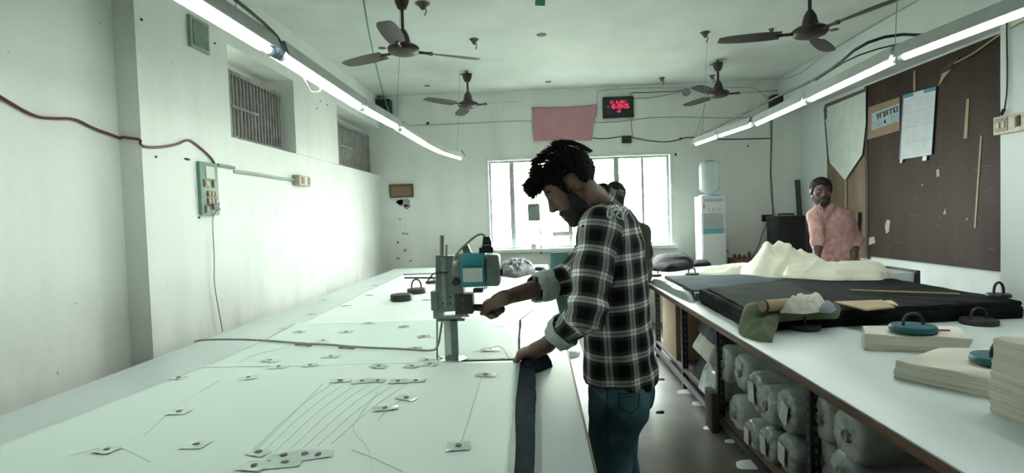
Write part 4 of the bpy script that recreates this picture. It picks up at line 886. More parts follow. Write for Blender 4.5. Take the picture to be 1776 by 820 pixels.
# ================================================================== CEILING FANS
def fan(x, y, zh, angs, label):
    t = thing('ceiling_fan', (x, y, zh-.05), label, 'fan', 'brown ceiling fans')
    MB().lathe([(.005, -.09), (.03, -.085), (.05, -.04), (.058, 0), (.02, .0), (.001, .0)], (x, y, ZC-.03), 24).build('canopy', FANB, t, .8)
    MB().cyl((x, y, zh+.08), (x, y, ZC), .012, seg=12).build('down_rod', FANB, t, .8)
    MB().lathe([(.001, .0), (.02, .12), (.04, .085), (.055, .02), (.001, .015)][::-1], (x, y, zh+.03), 24).build('motor_cup', FANB, t, .8)
    MB().lathe([(.001, -.035), (.06, -.032), (.10, -.018), (.115, .0), (.115, .02), (.09, .038), (.04, .045), (.001, .046)], (x, y, zh), 32).build('motor', FANB, t, .8)
    for a in angs:
        a = math.radians(a); d = Vector((math.cos(a), math.sin(a), 0)); s = Vector((-d.y, d.x, 0)); c = Vector((x, y, zh+.0))
        b = MB(); b.tube([c+d*.10, c+d*.17, c+d*.22], [.012, .010, .016], 6)
        br = b.build('blade_arm', FANB, t, 1)
        b = MB(); R_ = []
        for k in range(9):
            u = k/8; r = .19+.41*u; w = .055+.012*math.sin(PI*u)-(.012 if k == 8 else 0); tl = .22-.1*u
            pc = c+d*r; e = Vector((0, 0, 1)); f = (s*math.cos(tl)+e*math.sin(tl)); g = f.cross(d)
            R_.append([tuple(pc-f*w-g*.0), tuple(pc-f*w*.4+g*.004), tuple(pc+f*w*.4+g*.004), tuple(pc+f*w), tuple(pc+f*w*.4-g*.001), tuple(pc-f*w*.4-g*.001)])
        V = b.rings(R_); b.b.faces.new(V[0][::-1]); b.b.faces.new(V[-1]); b.build('blade', FANB, t, .7)
f1 = ony(700, 88, 4.0); fan(f1.x, 4.0, 2.685, (30, 152, 272), 'brown ceiling fan nearest on the left')
f2 = ony(812, 183, 6.2); fan(f2.x, 6.2, f2.z, (348, 228, 108), 'brown ceiling fan farthest on the left, above the scrap heap')
f3 = ony(1405, 57, 3.9); fan(f3.x, 3.9, f3.z, (172, 292, 52), 'brown ceiling fan nearest on the right')
f4 = ony(1246, 164, 6.2); fan(f4.x, 6.2, f4.z, (350, 230, 110), 'brown ceiling fan farthest on the right, near the clock')
def hook(px, py, label, s=.035, twist=False):
    p = onz(px, py, ZC-.01); b = MB(); b.cyl((p.x, p.y, ZC-.004), (p.x, p.y, ZC), s*1.3, seg=14)
    if twist: b.cyl((p.x, p.y, ZC-.05), (p.x, p.y, ZC-.002), s*.25, s*1.1, 10); b.tube([(p.x, p.y, ZC-.03), (p.x+.03, p.y, ZC-.05), (p.x+.01, p.y+.01, ZC-.09)], .005, 6, 1)
    tag(b.build('ceiling_hook', mat('rusty_hook', (.12, .09, .08), .7), None, .6), label, 'hook', 'rusty fan hook points in the ceiling')
for q in ((822, 70, 'rusty hook stub right of the nearest left fan', .035, 1), (939, 62, 'flat rusty ceiling plate in the middle of the ceiling', .035, 0), (1223, 58, 'rusty twisted hook left of the nearest right fan', .035, 1), (1338, 52, 'small rusty hook left of the nearest right fan hub', .02, 1), (663, 85, 'flat rusty plate behind the left blade of the nearest left fan', .03, 0), (741, 150, 'flat rusty plate left of the farthest left fan', .03, 0), (951, 143, 'flat rusty ceiling plate above the pink cloth', .03, 0), (1148, 136, 'rusty hook stub above the digital clock', .03, 1), (1235, 132, 'rusty hook stub beside the farthest right fan', .03, 1), (1447, 53, 'flat rusty plate behind the right blade of the nearest right fan', .03, 0), (733, 8, 'rusty hook with wires beside the nearest left fan mount', .045, 1), (1236, 113, 'small plate before the farthest right fan mount', .025, 0), (802, 130, 'small plate at the farthest left fan mount', .025, 0)): hook(*q)
p = onz(937, 4, 3.05); tag(MB().box((p.x, p.y, 3.06), (.075, .006, .07), Matrix.Rotation(.1, 3, 'Y')).build('green_tag', mat('green_card', (.06, .25, .13), .6), None, .5), 'small green card hanging from the ceiling at the top of the picture', 'card')

# ================================================================== LEFT WALL ITEMS
X = XL+.003
def LW(px, py, x=X): return onx(px, py, x)
bx = thing('green_wall_box', (XL, 3.33, 2.53), 'old green painted box plate high on the left pier', 'wall box')
b = MB(); b.bb(XL, XL+.02, 3.23, 3.42, 2.535, 2.725, .003); b.build('rim', mat('grey_rim', (.32, .37, .34), .6), bx, .5)
MB().bb(XL+.0201, XL+.024, 3.25, 3.40, 2.555, 2.705).build('panel', mat('worn_green_paint', (.05, .12, .085), .5, 0, col2=(.22, .28, .24), scale=14), bx, .5)
sb = thing('switchboard', (XL, 3.34, 1.52), 'green switchboard with brown sockets on the left pier', 'switchboard')
MB().bb(XL, XL+.022, 3.245, 3.43, 1.522, 1.85, .003).build('back_box', GREENP, sb, .5)
MB().bb(XL+.022, XL+.026, 3.30, 3.39, 1.75, 1.825, .001).build('fuse_cover', mat('cream_cover', (.48, .55, .46), .5), sb, .5)
for (y, z, w, h) in ((3.30, 1.72, .05, .05), (3.38, 1.72, .03, .05), (3.32, 1.655, .03, .035), (3.355, 1.655, .03, .035), (3.39, 1.655, .03, .035), (3.32, 1.61, .03, .04), (3.355, 1.61, .03, .04), (3.39, 1.61, .03, .04), (3.30, 1.56, .045, .05)):
    o = MB().bb(XL+.022, XL+.030, y-w/2, y+w/2, z-h/2, z+h/2, .002).build('switch_module', SWR, sb, .5)
    MB().bb(XL+.030, XL+.033, y-w*.22, y+w*.22, z-h*.28, z+h*.28, .001).build('switch_key', SWB, o, .5)
MB().cyl((XL+.03, 3.375, 1.575), (XL+.07, 3.375, 1.575), .022, seg=16).build('white_plug', WHT, sb, .6)
wire([tuple(LW(x, y, XLN+.012)) for x, y in ((-25, 150), (0, 168), (60, 203), (95, 206), (130, 205), (160, 222), (190, 232), (225, 246))]+[(XLN+.012, 2.775, 1.935), (-2.10, 2.775, 1.925), (XL+.012, 2.775, 1.915)]+[tuple(LW(x, y, XL+.010)) for x, y in ((242, 250), (255, 256), (285, 255), (310, 250), (322, 243), (333, 244), (355, 262), (368, 275), (374, 288))], .007, REDC, 'red_cable', 'dark red cable sagging across the left wall to the switchboard')
wire([(XL+.07, 3.375, 1.575)]+[tuple(LW(x, y, XL+.02)) for x, y in ((369, 372), (369, 400), (372, 450), (371, 490), (378, 530), (386, 575))], .0035, CABLEG, 'cable', 'thin white cable hanging from the left switchboard')
wire([tuple(LW(x, y, XL+.012)) for x, y in ((378, 286), (392, 288), (406, 291))], .012, CABLEG, 'conduit', 'short grey conduit stub right of the switchboard', 'pipe', 0)
wire([tuple(LW(x, y, XL-.008)) for x, y in ((404, 297), (440, 301), (480, 308), (511, 312))], .013, mat('green_grey_pipe', (.36, .43, .39), .5), 'conduit', 'long grey-green conduit under the first high grille', 'pipe')
st = thing('switch_box', (XL, 4.65, 1.77), 'small aged switch box on the left wall at the conduit end', 'switch')
p = LW(522, 314, XL); MB().bb(XL-.02, XL+.045, p.y-.13, p.y+.10, p.z-.045, p.z+.045, .004).build('box', SWB, st, .5)
for dy in (-.07, .0, .055): MB().bb(XL+.045, XL+.050, p.y+dy-.02, p.y+dy+.02, p.z-.03, p.z+.03, .002).build('switch_module', SWR if dy else LABELW, st, .5)
for x, y, w in ((324, 276, .03), (270, 272, .008), (245, 34, .01), (372, 75, .01), (345, 377, .012), (555, 175, .01), (549, 188, .009), (567, 182, .009)):
    p = LW(x, y, XL); tag(MB().ell((XL+.002, p.y, p.z), (.004, w, .007)).build('wall_nail', INK, None, 1), 'small dark nail mark on the left wall plaster', 'nail', 'nail marks on the left wall')

# ================================================================== BACK WALL ITEMS
YW = YB-.004
def BW(px, py, y=YW): return ony(px, py, y)
def bbox_back(x0, y0, x1, y1, d, bev=.004): a, c = BW(x0, y1), BW(x1, y0); return MB().bb(a.x, c.x, YB-d, YB-.001, a.z, c.z, bev)
t = thing('wooden_box', BW(697, 344), 'small brown wooden box on the back wall at left, plaster flaking below', 'box')
bbox_back(678, 319, 717, 343, .07).build('frame', mat('dark_brown_wood', (.10, .06, .035), .6), t, .5); a, c = BW(681, 341), BW(714, 322)
MB().bb(a.x, c.x, YB-.078, YB-.0705, a.z, c.z).build('front_board', mat('mid_brown_wood', (.20, .13, .07), .6, 0, .3, 6, stretch=(1, 1, 8)), t, .5)
rnd = random.Random(5)
for (x, y, s_) in ((700, 352, .10), (706, 358, .06), (694, 350, .07), (700, 405, .03), (706, 405, .03), (702, 434, .035), (712, 452, .025), (690, 448, .03), (694, 380, .02)):
    p = BW(x, y); b = MB(); k = 11; b.prism([(p.x+s_*rnd.uniform(.5, 1.1)*math.cos(2*PI*q/k), YB-.003, p.z+s_*.6*rnd.uniform(.5, 1.1)*math.sin(2*PI*q/k)) for q in range(k)], (0, .002, 0))
    tag(b.build('plaster_flake', mat('bare_plaster', (.30, .33, .31), .8), None, .5), 'grey patch of flaked plaster below the brown wooden box', 'plaster patch', 'flaked plaster patches on the back wall')
def speaker_box(x0, y0, x1, y1, label):
    t = thing('wall_speaker', BW((x0+x1)/2, y1), label, 'speaker'); bbox_back(x0, y0, x1, y1, .14).build('cabinet', BLK, t, .5)
    a, c = BW(x0+3, y1-3), BW(x1-3, y0+3); yy = YB-.14
    MB().cyl(((a.x+c.x)/2, yy-.008, (a.z+c.z)/2-.02), ((a.x+c.x)/2, yy, (a.z+c.z)/2-.02), .06, seg=24).build('woofer', IRON, t, .5)
speaker_box(657, 175, 680, 204, 'small black speaker high in the left back corner'); speaker_box(1333, 167, 1352, 194, 'small black speaker high in the right back corner')
b = MB(); a, c, d_, e_ = BW(922, 187), BW(1035, 182), BW(1025, 244), BW(925, 245); n = 24; V = []
for i in range(n+1):
    row = []
    for j in range(n+1):
        u, v = i/n, j/n; p = (a.lerp(c, u)).lerp(e_.lerp(d_, u), v); row.append(b.b.verts.new((p.x+.004*math.sin(v*9), YB-.03-.010*nz3(u*5, v*3, 2)-.006*math.sin(u*20), p.z-.012*math.sin(u*PI)*(1-v))))
    V.append(row)
for i in range(n):
    for j in range(n): b.b.faces.new((V[i][j], V[i+1][j], V[i+1][j+1], V[i][j+1]))
o = b.build('pink_cloth', PINKC, None, 1.); o.modifiers.new('t', 'SOLIDIFY').thickness = .004; tag(o, 'pink cloth hung flat on the back wall left of the digital clock', 'cloth')
# digital clock
t = thing('digital_clock', BW(1071, 205), 'black framed digital wall clock with red digits', 'clock')
bbox_back(1045, 167, 1098, 206, .045, .01).build('frame', BLK, t, .5)
a, c = BW(1050, 202), BW(1093, 172); yy = YB-.046; MB().bb(a.x, c.x, yy-.002, yy, a.z, c.z).build('face', mat('clock_face', (.014, .022, .02), .25), t, .5)
LED = mat('red_led', (.5, .02, .06), .5, emit=(.9, .03, .12), estr=.9)
SEG = {'0': 'abcdef', '1': 'bc', '2': 'abged', '3': 'abgcd', '4': 'fgbc', '5': 'afgcd', '6': 'afgedc', '7': 'abc', '8': 'abcdefg', '9': 'abcdfg', '-': 'g', '.': '.', ':': ':', 'C': 'afed', ' ': ''}
def digits(b, txt, cx, cz, h, y):
    w = h*.5; th = h*.16; adv = [w*1.45 if ch not in '.:' else w*.7 for ch in txt]; x = cx-sum(adv)/2
    for ch, ad in zip(txt, adv):
        for s_ in SEG[ch]:
            q = {'a': (w/2, h/2, w, th), 'g': (w/2, 0, w, th), 'd': (w/2, -h/2, w, th), 'f': (0, h/4, th, h/2), 'b': (w, h/4, th, h/2), 'e': (0, -h/4, th, h/2), 'c': (w, -h/4, th, h/2), '.': (w*.2, -h/2, th, th), ':': (w*.2, -h/5, th, th)}[s_]
            b.box((x+q[0], y, cz+q[1]), (q[2], .002, q[3]))
            if s_ == ':': b.box((x+q[0], y, cz+h/5), (q[2], .002, q[3]))
        x += ad
b = MB(); m_ = BW(1072, 178); digits(b, '01.16.2001', m_.x, m_.z, .032, yy-.003); m_ = BW(1072, 185.5); digits(b, '-18:28:05', m_.x, m_.z, .050, yy-.003); m_ = BW(1072, 194); digits(b, '-28', m_.x, m_.z, .028, yy-.003); b.build('led_digits', LED, t, .5)
t = thing('power_adaptor', BW(1085, 250), 'black power adaptor on the back wall below the clock', 'adaptor'); bbox_back(1078, 236, 1094, 249, .06).build('body', BLK, t, .5)
a = BW(1084, 247); MB().lathe([(.05, 0), (.054, .003), (.054, .03), (.05, .035)], (a.x-.02, YB-.036, a.z+.02), 24, (0, 1, 0)).build('round_base', WHT, t, .6)
def bw_wire(pts, r, m, label, d=.012): return wire([tuple(BW(x, y, YB-d)) for x, y in pts], r*.75, m, 'cable', label)
bw_wire(((690, 219), (740, 216), (795, 215), (860, 211), (920, 209), (1035, 213), (1080, 211), (1130, 203), (1200, 203), (1250, 205), (1338, 203)), .006, CABLEG, 'long grey cable along the back wall at clock height', .012)
bw_wire(((1028, 239), (1045, 241), (1070, 238), (1085, 236), (1100, 239), (1125, 244), (1155, 247), (1180, 242), (1192, 237), (1240, 242), (1337, 240)), .008, CABLE, 'black cable along the back wall just above the window', .010)
bw_wire(((1035, 205), (1036, 160), (1040, 156), (1120, 152), (1200, 153), (1300, 151), (1316, 155), (1335, 178)), .004, CABLEG, 'thin cable along the top of the back wall')
bw_wire(((1093, 168), (1094, 160), (1120, 161), (1145, 159), (1168, 159), (1188, 156)), .006, CABLE, 'dark cable from the clock top to the round junction')
bw_wire(((1098, 171), (1125, 170), (1150, 166), (1180, 160)), .005, CABLEG, 'grey cable from the clock side to the round junction')
bw_wire(((1094, 206), (1095, 220), (1098, 238)), .004, CABLE, 'short dark cable from the clock down to the adaptor')
bw_wire(((1338, 192), (1339, 240), (1336, 290), (1339, 330), (1341, 374)), .008, CABLE, 'black vertical cable down the right of the back wall')
bw_wire(((1335, 205), (1337, 250), (1335, 300), (1336, 345), (1345, 372)), .005, CABLEG, 'grey vertical cable beside the black one on the back wall')
bw_wire(((1331, 386), (1322, 405), (1315, 430), (1305, 444)), .006, CABLE, 'dark cable drooping from the back wall socket')
bw_wire(((1254, 420), (1259, 432), (1264, 440)), .006, CABLE, 'short dark cable at the right foot of the water dispenser')
bw_wire(((1223, 180), (1215, 210), (1206, 235)), .003, CABLEG, 'thin slanting wire above the water bottle')
p = BW(1190, 160); tag(MB().lathe([(.035, 0), (.05, .0), (.052, .02), (.035, .025), (.001, .02)], (p.x, YB-.026, p.z), 24, (0, 1, 0)).build('round_junction', GREYM, None, .6), 'round ceiling-height junction box on the back wall right of the clock', 'junction box')
t = thing('wall_socket', BW(1330, 384), 'black wall socket with white plug between dispenser and big speaker', 'socket'); bbox_back(1321, 372, 1338, 384, .03).build('plate', BLK, t, .5)
p = BW(1330, 378); MB().cyl((p.x, YB-.07, p.z), (p.x, YB-.03, p.z), .022, seg=16).build('plug', WHT, t, .6)
for x, y, w in ((1172, 268, .014), (1416, 270, .010), (660, 95, .012), (742, 214, .02), (690, 420, .012), (1180, 240, .012), (1297, 253, .01)):
    p = BW(x, y); tag(MB().ell((p.x, YB-.004, p.z), (w, .006, w*1.2)).build('wall_nail', INK, None, 1), 'small dark nail mark on the back wall plaster', 'nail', 'nail marks on the back wall')
wire([tuple(ony(627, -20, 3.0)), tuple(ony(640, 60, 4.2)), tuple(ony(655, 125, 5.6)), tuple(ony(668, 175, 7.0)), tuple(BW(672, 185, YB-.16))], .006, GREENC, 'green_wire', 'long green wire running down from the ceiling to the left corner speaker')
wire([tuple(BW(672, 185, YB-.16)), tuple(BW(676, 200, YB-.16)), tuple(BW(690, 215, YB-.05))], .009, mat('bright_green_wire', (.04, .35, .10), .5), 'green_wire', 'bright green wire end at the left corner speaker')
tag(MB().tube([tuple(BW(800, 260)), tuple(BW(806, 270)), tuple(BW(802, 262))], .004, 6).build('wall_nail', INK, None, 1), 'bent dark nail on the back wall by the last left tube', 'nail')
# mirror hanging in the window
t = thing('hanging_mirror', BW(926, 383, YB-.05), 'small red-rimmed mirror hanging in the window beside the face', 'mirror'); a, c = BW(916, 383, YB-.05), BW(936, 353, YB-.05)
MB().bb(a.x, c.x, YB-.065, YB-.05, a.z, c.z, .006).build('frame', mat('dull_red_frame', (.16, .05, .05), .5), t, .5)
MB().bb(a.x+.012, c.x-.012, YB-.068, YB-.0652, a.z+.012, c.z-.012).build('glass', mat('green_reflection', (.35, .38, .36), .2, 0, col2=(.06, .14, .09), scale=7), t, .5)
MB().tube([(.5*(a.x+c.x)-.03, YB-.058, c.z), (.5*(a.x+c.x), YB-.04, c.z+.05), (.5*(a.x+c.x)+.04, YB-.058, c.z)], .006, 6, 2).build('hanger', STEELD, t, 1)
MB().tube([(c.x, YB-.058, a.z), (c.x+.0, YB-.055, a.z-.44)], .008, 6).build('stand_rod', STEELD, t, 1)
p = BW(926, 430); tag(MB().bb(p.x-.035, p.x+.035, YB-.07, YB+.0, WZ0+.001, WZ0+.07, .008).build('soap_block', WHT, None, .5), 'small white block on the window sill', 'block')

# bench with dispenser, speaker
bn = thing('low_bench', (2.72, 6.97, 0), 'grey bench along the back wall carrying the water dispenser and big speaker', 'bench')
MB().bb(1.96, 3.40, 6.70, 7.22, .68, .72, .004).build('bench_top', mat('grey_bench_top', (.22, .24, .23), .6), bn, .5)
for x in (2.0, 3.35):
    for y in (6.74, 7.18): MB().bb(x-.025, x+.025, y-.025, y+.025, 0, .68).build('leg', STEELD, bn, .5)
dz, zt = .722, 1.645
x0, x1, y0, y1 = 2.005, 2.30, 6.76, 7.06
wd_ = thing('water_dispenser', ((x0+x1)/2, (y0+y1)/2, dz), 'white water dispenser with blue strip against the back wall', 'water dispenser')
b = MB(); b.bb(x0, x1, y0+.012, y1, dz, zt-.02, .012); b.build('body', WHT, wd_, .6)
b = MB(); b.bb(x0+.004, x1-.004, y0, y0+.012, zt-.23, zt-.02, .005); pn = b.build('control_panel', WHT, wd_, .5)
b = MB(); b.bb(x0+.03, x1-.03, y0-.002, y0+.001, zt-.09, zt-.055); b.build('brand_strip', mat('pale_blue_print', (.35, .48, .58), .5), pn, .5)
for k in range(3): MB().bb(x0+.075+k*.06, x0+.10+k*.06, y0-.03, y0, zt-.20, zt-.165, .004).build('tap', LABELW, wd_, .5)
MB().bb(x0+.02, x0+.045, y0-.001, y0, zt-.17, zt-.12).build('sticker', mat('orange_sticker', (.5, .3, .2), .5), wd_, .5)
b = MB(); b.bb(x0+.03, x1-.03, y0+.008, y0+.013, zt-.46, zt-.235, .002); b.build('drip_recess', mat('recess_grey', (.42, .48, .48), .5), wd_, .5)
MB().bb(x0+.025, x1-.03, y0-.004, y0+.012, zt-.47, zt-.42, .003).build('drip_tray', mat('blue_tray', (.10, .36, .45), .5), wd_, .5)
MB().bb(x0+.012, x1-.012, y0+.001, y0+.012, dz+.01, zt-.48, .004).build('door', WHT, wd_, .5)
MB().bb(x0-.001, x0+.001, y0+.10, y0+.15, zt-.30, zt-.25).build('sticker', mat('blue_sticker', (.05, .15, .4), .5), wd_, .5)
MB().lathe([(.13, -.02), (.135, .0), (.11, .012), (.06, .014)], ((x0+x1)/2, (y0+y1)/2, zt-.01), 30).build('top_collar', mat('blue_tint_collar', (.40, .52, .60), .4), wd_, .6)
bt = thing('water_bottle', ((x0+x1)/2, (y0+y1)/2, zt), 'upturned clear water bottle on the dispenser', 'bottle')
prof = [(.03, .008), (.05, .02), (.11, .06), (.125, .09), (.122, .12), (.128, .14), (.122, .16), (.126, .20), (.121, .22), (.126, .25), (.126, .36), (.118, .40), (.09, .42), (.001, .42)]
MB().lathe(prof, ((x0+x1)/2, (y0+y1)/2, zt-.01), 36).build('bottle_shell', GLASSB, bt, .8)
MB().lathe([(.05, 0), (.06, .004), (.058, .012), (.001, .013)], ((x0+x1)/2, (y0+y1)/2, zt+.410), 24).build('bottle_base', CABLEG, bt, .8)
# big speaker
sx0, sx1, sy0, sy1, sz0, sz1 = 2.93, 3.26, 6.78, 7.15, .722, 1.355
t = thing('trolley_speaker', ((sx0+sx1)/2, 6.95, sz0), 'large black trolley speaker on the bench in the right back corner', 'speaker')
MB().bb(sx0, sx1, sy0, sy1, sz0, sz1, .03).build('cabinet', BLK, t, .6)
MB().bb(sx0+.025, sx1-.025, sy0-.006, sy0+.004, sz0+.03, sz1-.12, .004).build('grille', IRON, t, .5)
MB().lathe([(.13, 0), (.135, .006), (.12, .012), (.02, .004), (.001, .008)], ((sx0+sx1)/2, sy0-.006, sz0+.2), 32, (0, -1, 0)).build('woofer', BLK, t, .6)
MB().lathe([(.07, 0), (.075, .006), (.06, .01), (.001, .004)], ((sx0+sx1)/2, sy0-.006, sz0+.42), 28, (0, -1, 0)).build('tweeter', BLK, t, .6)
MB().bb(sx0+.06, sx1-.06, sy0-.004, sy0+.006, sz1-.085, sz1-.045, .003).build('control_panel', IRON, t, .5)
MB().tube([(sx0+.07, 6.95, sz1-.01), (sx0+.07, 6.95, sz1+.018), (sx1-.07, 6.95, sz1+.018), (sx1-.07, 6.95, sz1-.01)], .010, 8).build('handle', BLK, t, 1)
t = tag(MB().box((3.335, 7.10, 1.26), (.06, .02, 1.08), Matrix.Rotation(-.05, 3, 'Y'), .002).build('dark_plank', mat('dark_plank_wood', (.06, .06, .055), .7), None, .5), 'dark narrow plank leaning in the right back corner', 'plank')
t.location.z += .0
t = thing('clutter_tray', (2.62, 6.95, .72), 'reddish tray of small clutter on the bench beside the dispenser', 'tray')
MB().bb(2.40, 2.86, 6.80, 7.05, .721, .845, .006).build('tray', BRICK, t, .5)
rnd = random.Random(9)
for k in range(7):
    x = 2.44+k*.06; h_ = rnd.uniform(.03, .09); tag(MB().lathe([(.018, 0), (.02, .004), (.02, h_*.7), (.010, h_*.85), (.010, h_), (.001, h_)], (x, 6.9, .846), 14).build('small_jar', mat('dark_jar', (.08, .07, .06), .4), None, .6), 'small dark jar standing in a row on the reddish tray', 'jar', 'small jars on the reddish tray')

# ================================================================== RIGHT WALL ITEMS
XBD = XRN-.03
bd = thing('wall_board', (XBD, 5.2, .9), 'large dark brown plywood board covering the right wall recess', 'board')
k_ = XBD/3.2
def RW(px, py, x=XBD): return onx(px, py, x)
b = MB(); ya, yb_ = RW(1503, 300).y, RW(1731, 300).y; b.bb(XBD, XRN-.002, 3.88, ya, .93, 2.66); b.build('board_panel', BOARDM, bd, .5)
yc = RW(1434, 300).y; MB().bb(XBD+.004, XRN-.002, ya+.004, yc, .90, 2.64).build('board_panel', BOARDL, bd, .5)
MB().bb(XBD-.006, XBD, ya-.03, ya+.015, .93, 2.66).build('joint_strip', STEELD, bd, .5)
def flat(px_pts, x, th, m, name, parent=None):
    b = MB(); b.prism([tuple(onx(px, py, x)) for px, py in px_pts], (-th, 0, 0)); return b.build(name, m, parent, .5)
for q in (((1672, 240), (1678, 240), (1682, 170), (1677, 172)), ((1690, 395), (1693, 395), (1704, 235), (1701, 235))): flat(q, XBD-.0005, .004, mat('pale_batten_strip', (.26, .20, .12), .6), 'pale_strip', bd)
flat(((1585, 158), (1588, 157), (1588, 122), (1585, 123)), XBD-.0005, .004, mat('pale_batten_strip', (.26, .20, .12), .6), 'pale_strip', bd)
flat(((1465, 445), (1468, 445), (1469, 312), (1466, 312)), XBD-.0005, .004, mat('pale_batten_strip', (.26, .20, .12), .6), 'pale_strip', bd)
for q in (((1537, 405), (1542, 402), (1544, 382), (1538, 381), (1535, 392)), ((1625, 307), (1630, 305), (1629, 292), (1624, 295)), ((1598, 322), (1602, 322), (1601, 317)), ((1636, 372), (1641, 370), (1640, 360)), ((1507, 425), (1518, 421), (1516, 410), (1508, 412)), ((1675, 382), (1679, 381), (1678, 376))):
    flat(q, XBD-.0005, .002, mat('scuffed_white', (.34, .33, .30), .7), 'white_scuff', bd)
b = MB()
for k in range(26):
    rr = random.Random(k+100); x = rr.uniform(1530, 1720); y = rr.uniform(250, 460); l = rr.uniform(4, 16); a_ = rr.uniform(-.5, .5); p, q = RW(x, y, XBD-.0012), RW(x+l*math.cos(a_), y+l*math.sin(a_), XBD-.0012); b.tube([p, q], .0013, 4)
b.build('scratches', mat('scratch_grey', (.16, .13, .11), .7), bd, 1)
# dark missing corner and torn sheet
flat(((1632, 122), (1650, 108), (1668, 95), (1664, 100), (1650, 118), (1634, 126)), XBD-.001, .006, INK, 'torn_hole', bd)
flat(((1628, 150), (1634, 128), (1650, 120), (1640, 132)), XBD-.002, .004, CARD, 'torn_paper', bd)
# white cardboard pattern
t = flat(((1433, 183), (1502, 156), (1502, 215), (1496, 268), (1466, 312), (1440, 282), (1432, 235)), XBD-.012, .005, mat('grey_white_card', (.50, .57, .54), .6), 'pattern_card'); tag(t, 'white pointed cardboard pattern hung on the board above the man in pink', 'pattern card')
o = flat(((1429, 188), (1431, 181), (1503, 152), (1503, 158), (1434, 186), (1434, 205), (1430, 210)), XBD-.018, .003, mat('maroon_frame_edge', (.10, .06, .05), .6), 'dark_top_edge', t)
o = flat(((1430, 210), (1432, 210), (1438, 285), (1436, 287)), XBD-.018, .003, mat('maroon_frame_edge', (.10, .06, .05), .6), 'dark_side_edge', t)
ps = thing('poster', RW(1533, 232, XBD-.015), 'small printed poster on brown card, left of the calendar', 'poster')
flat(((1507, 186), (1561, 168), (1561, 226), (1505, 242)), XBD-.002, .004, mat('brown_card', (.22, .15, .09), .7), 'backing', ps)
flat(((1512, 197), (1560, 179), (1560, 210), (1512, 226)), XBD-.0065, .002, mat('blue_grey_print', (.30, .38, .42), .6, 0, .3, 30), 'printed_sheet', ps)
b = MB()
def stroke(px, w=.006): b.tube([tuple(onx(x, y, XBD-.010)) for x, y in px], w, 5)
stroke([(1519, 199), (1557, 184)], .004)
for x, y, s_ in ((1522, 198, 0), (1527, 196, 1), (1533, 194, 2), (1539, 191, 1), (1545, 189, 0), (1550, 187, 2), (1556, 185, 0)):
    stroke([(x, y), (x+.2, y+9)], .005)
    if s_ == 1: stroke([(x, y+5), (x-3, y+4), (x-3, y+7)], .004)
    if s_ == 2: stroke([(x, y+4), (x+3, y+5), (x+2, y+8)], .004)
stroke([(1534, 213), (1535, 209), (1536, 213)], .008)
b.build('black_lettering', INK, ps, 1)
b = MB()
for q in range(5): p0 = (1515, 211+q*3); b.tube([tuple(onx(1514, 212+q*2.6, XBD-.010)), tuple(onx(1530, 207+q*2.6, XBD-.010))], .0022, 4); b.tube([tuple(onx(1543, 203+q*2.6, XBD-.010)), tuple(onx(1557, 198+q*2.6, XBD-.010))], .0022, 4)
b.build('small_print', mat('teal_ink', (.10, .22, .24), .7), ps, 1)
cl = thing('wall_calendar', RW(1592, 275, XBD-.02), 'white year calendar with blue header on the brown board', 'calendar')
c4 = [(1567, 165), (1624, 150), (1616, 268), (1560, 277)]; flat(c4, XBD-.010, .003, mat('calendar_paper', (.50, .55, .58), .6), 'calendar_sheet', cl)
def cp(u, v):
    a = Vector(c4[0]).lerp(Vector(c4[1]), u); c = Vector(c4[3]).lerp(Vector(c4[2]), u); return tuple(a.lerp(c, v))
for q in ((.0, .30), (.62, 1.)): flat([cp(q[0], 0), cp(q[1], 0), cp(q[1], .055), cp(q[0], .055)], XBD-.0135, .001, mat('header_blue', (.05, .22, .34), .6), 'blue_header', cl)
for q in ((0, .02), (.985, 1.)): flat([cp(q[0], 0), cp(q[1], 0), cp(q[1], 1), cp(q[0], 1)], XBD-.0135, .001, mat('header_blue', (.05, .22, .34), .6), 'blue_border', cl)
b = MB(); br_ = MB()
for r_ in range(4):
    v0 = .07+r_*.23
    if r_: b.tube([onx(*cp(.02, v0-.005), XBD-.014), onx(*cp(.98, v0-.005), XBD-.014)], .0022, 4)
    for c_ in range(3):
        for ln_ in range(6):
            for d_ in range(5):
                u = .05+c_*.32+d_*.052; v = v0+.035+ln_*.031; tgt = br_ if d_ == 0 or ln_ == 0 else b
                tgt.tube([onx(*cp(u, v), XBD-.014), onx(*cp(u+.028, v), XBD-.014)], .0015, 3)
b.build('dates_print', mat('grey_print', (.20, .26, .30), .7), cl, 1); br_.build('red_print', mat('red_print_ink', (.40, .20, .22), .7), cl, 1)
b = MB(); b.prism([tuple(onx(x, y, XBD-.012)) for x, y in ((1561, 283), (1565, 282), (1566, 276), (1562, 277))], (-.004, 0, 0)); b.prism([tuple(onx(x, y, XBD-.012)) for x, y in ((1600, 279), (1607, 278), (1608, 270), (1601, 271))], (-.004, 0, 0)); b.build('bottom_clip', LABELW, cl, .5)
# scissors-like tool hanging behind the man's arm
t = tag(MB().tube([tuple(RW(1489, 368, XBD-.02)), tuple(RW(1488, 395, XBD-.02)), tuple(RW(1485, 420, XBD-.02))], .02, 6).build('hanging_tool', STEELD, None, 1), 'dark hanging tool on the board behind the pink sleeve', 'tool')
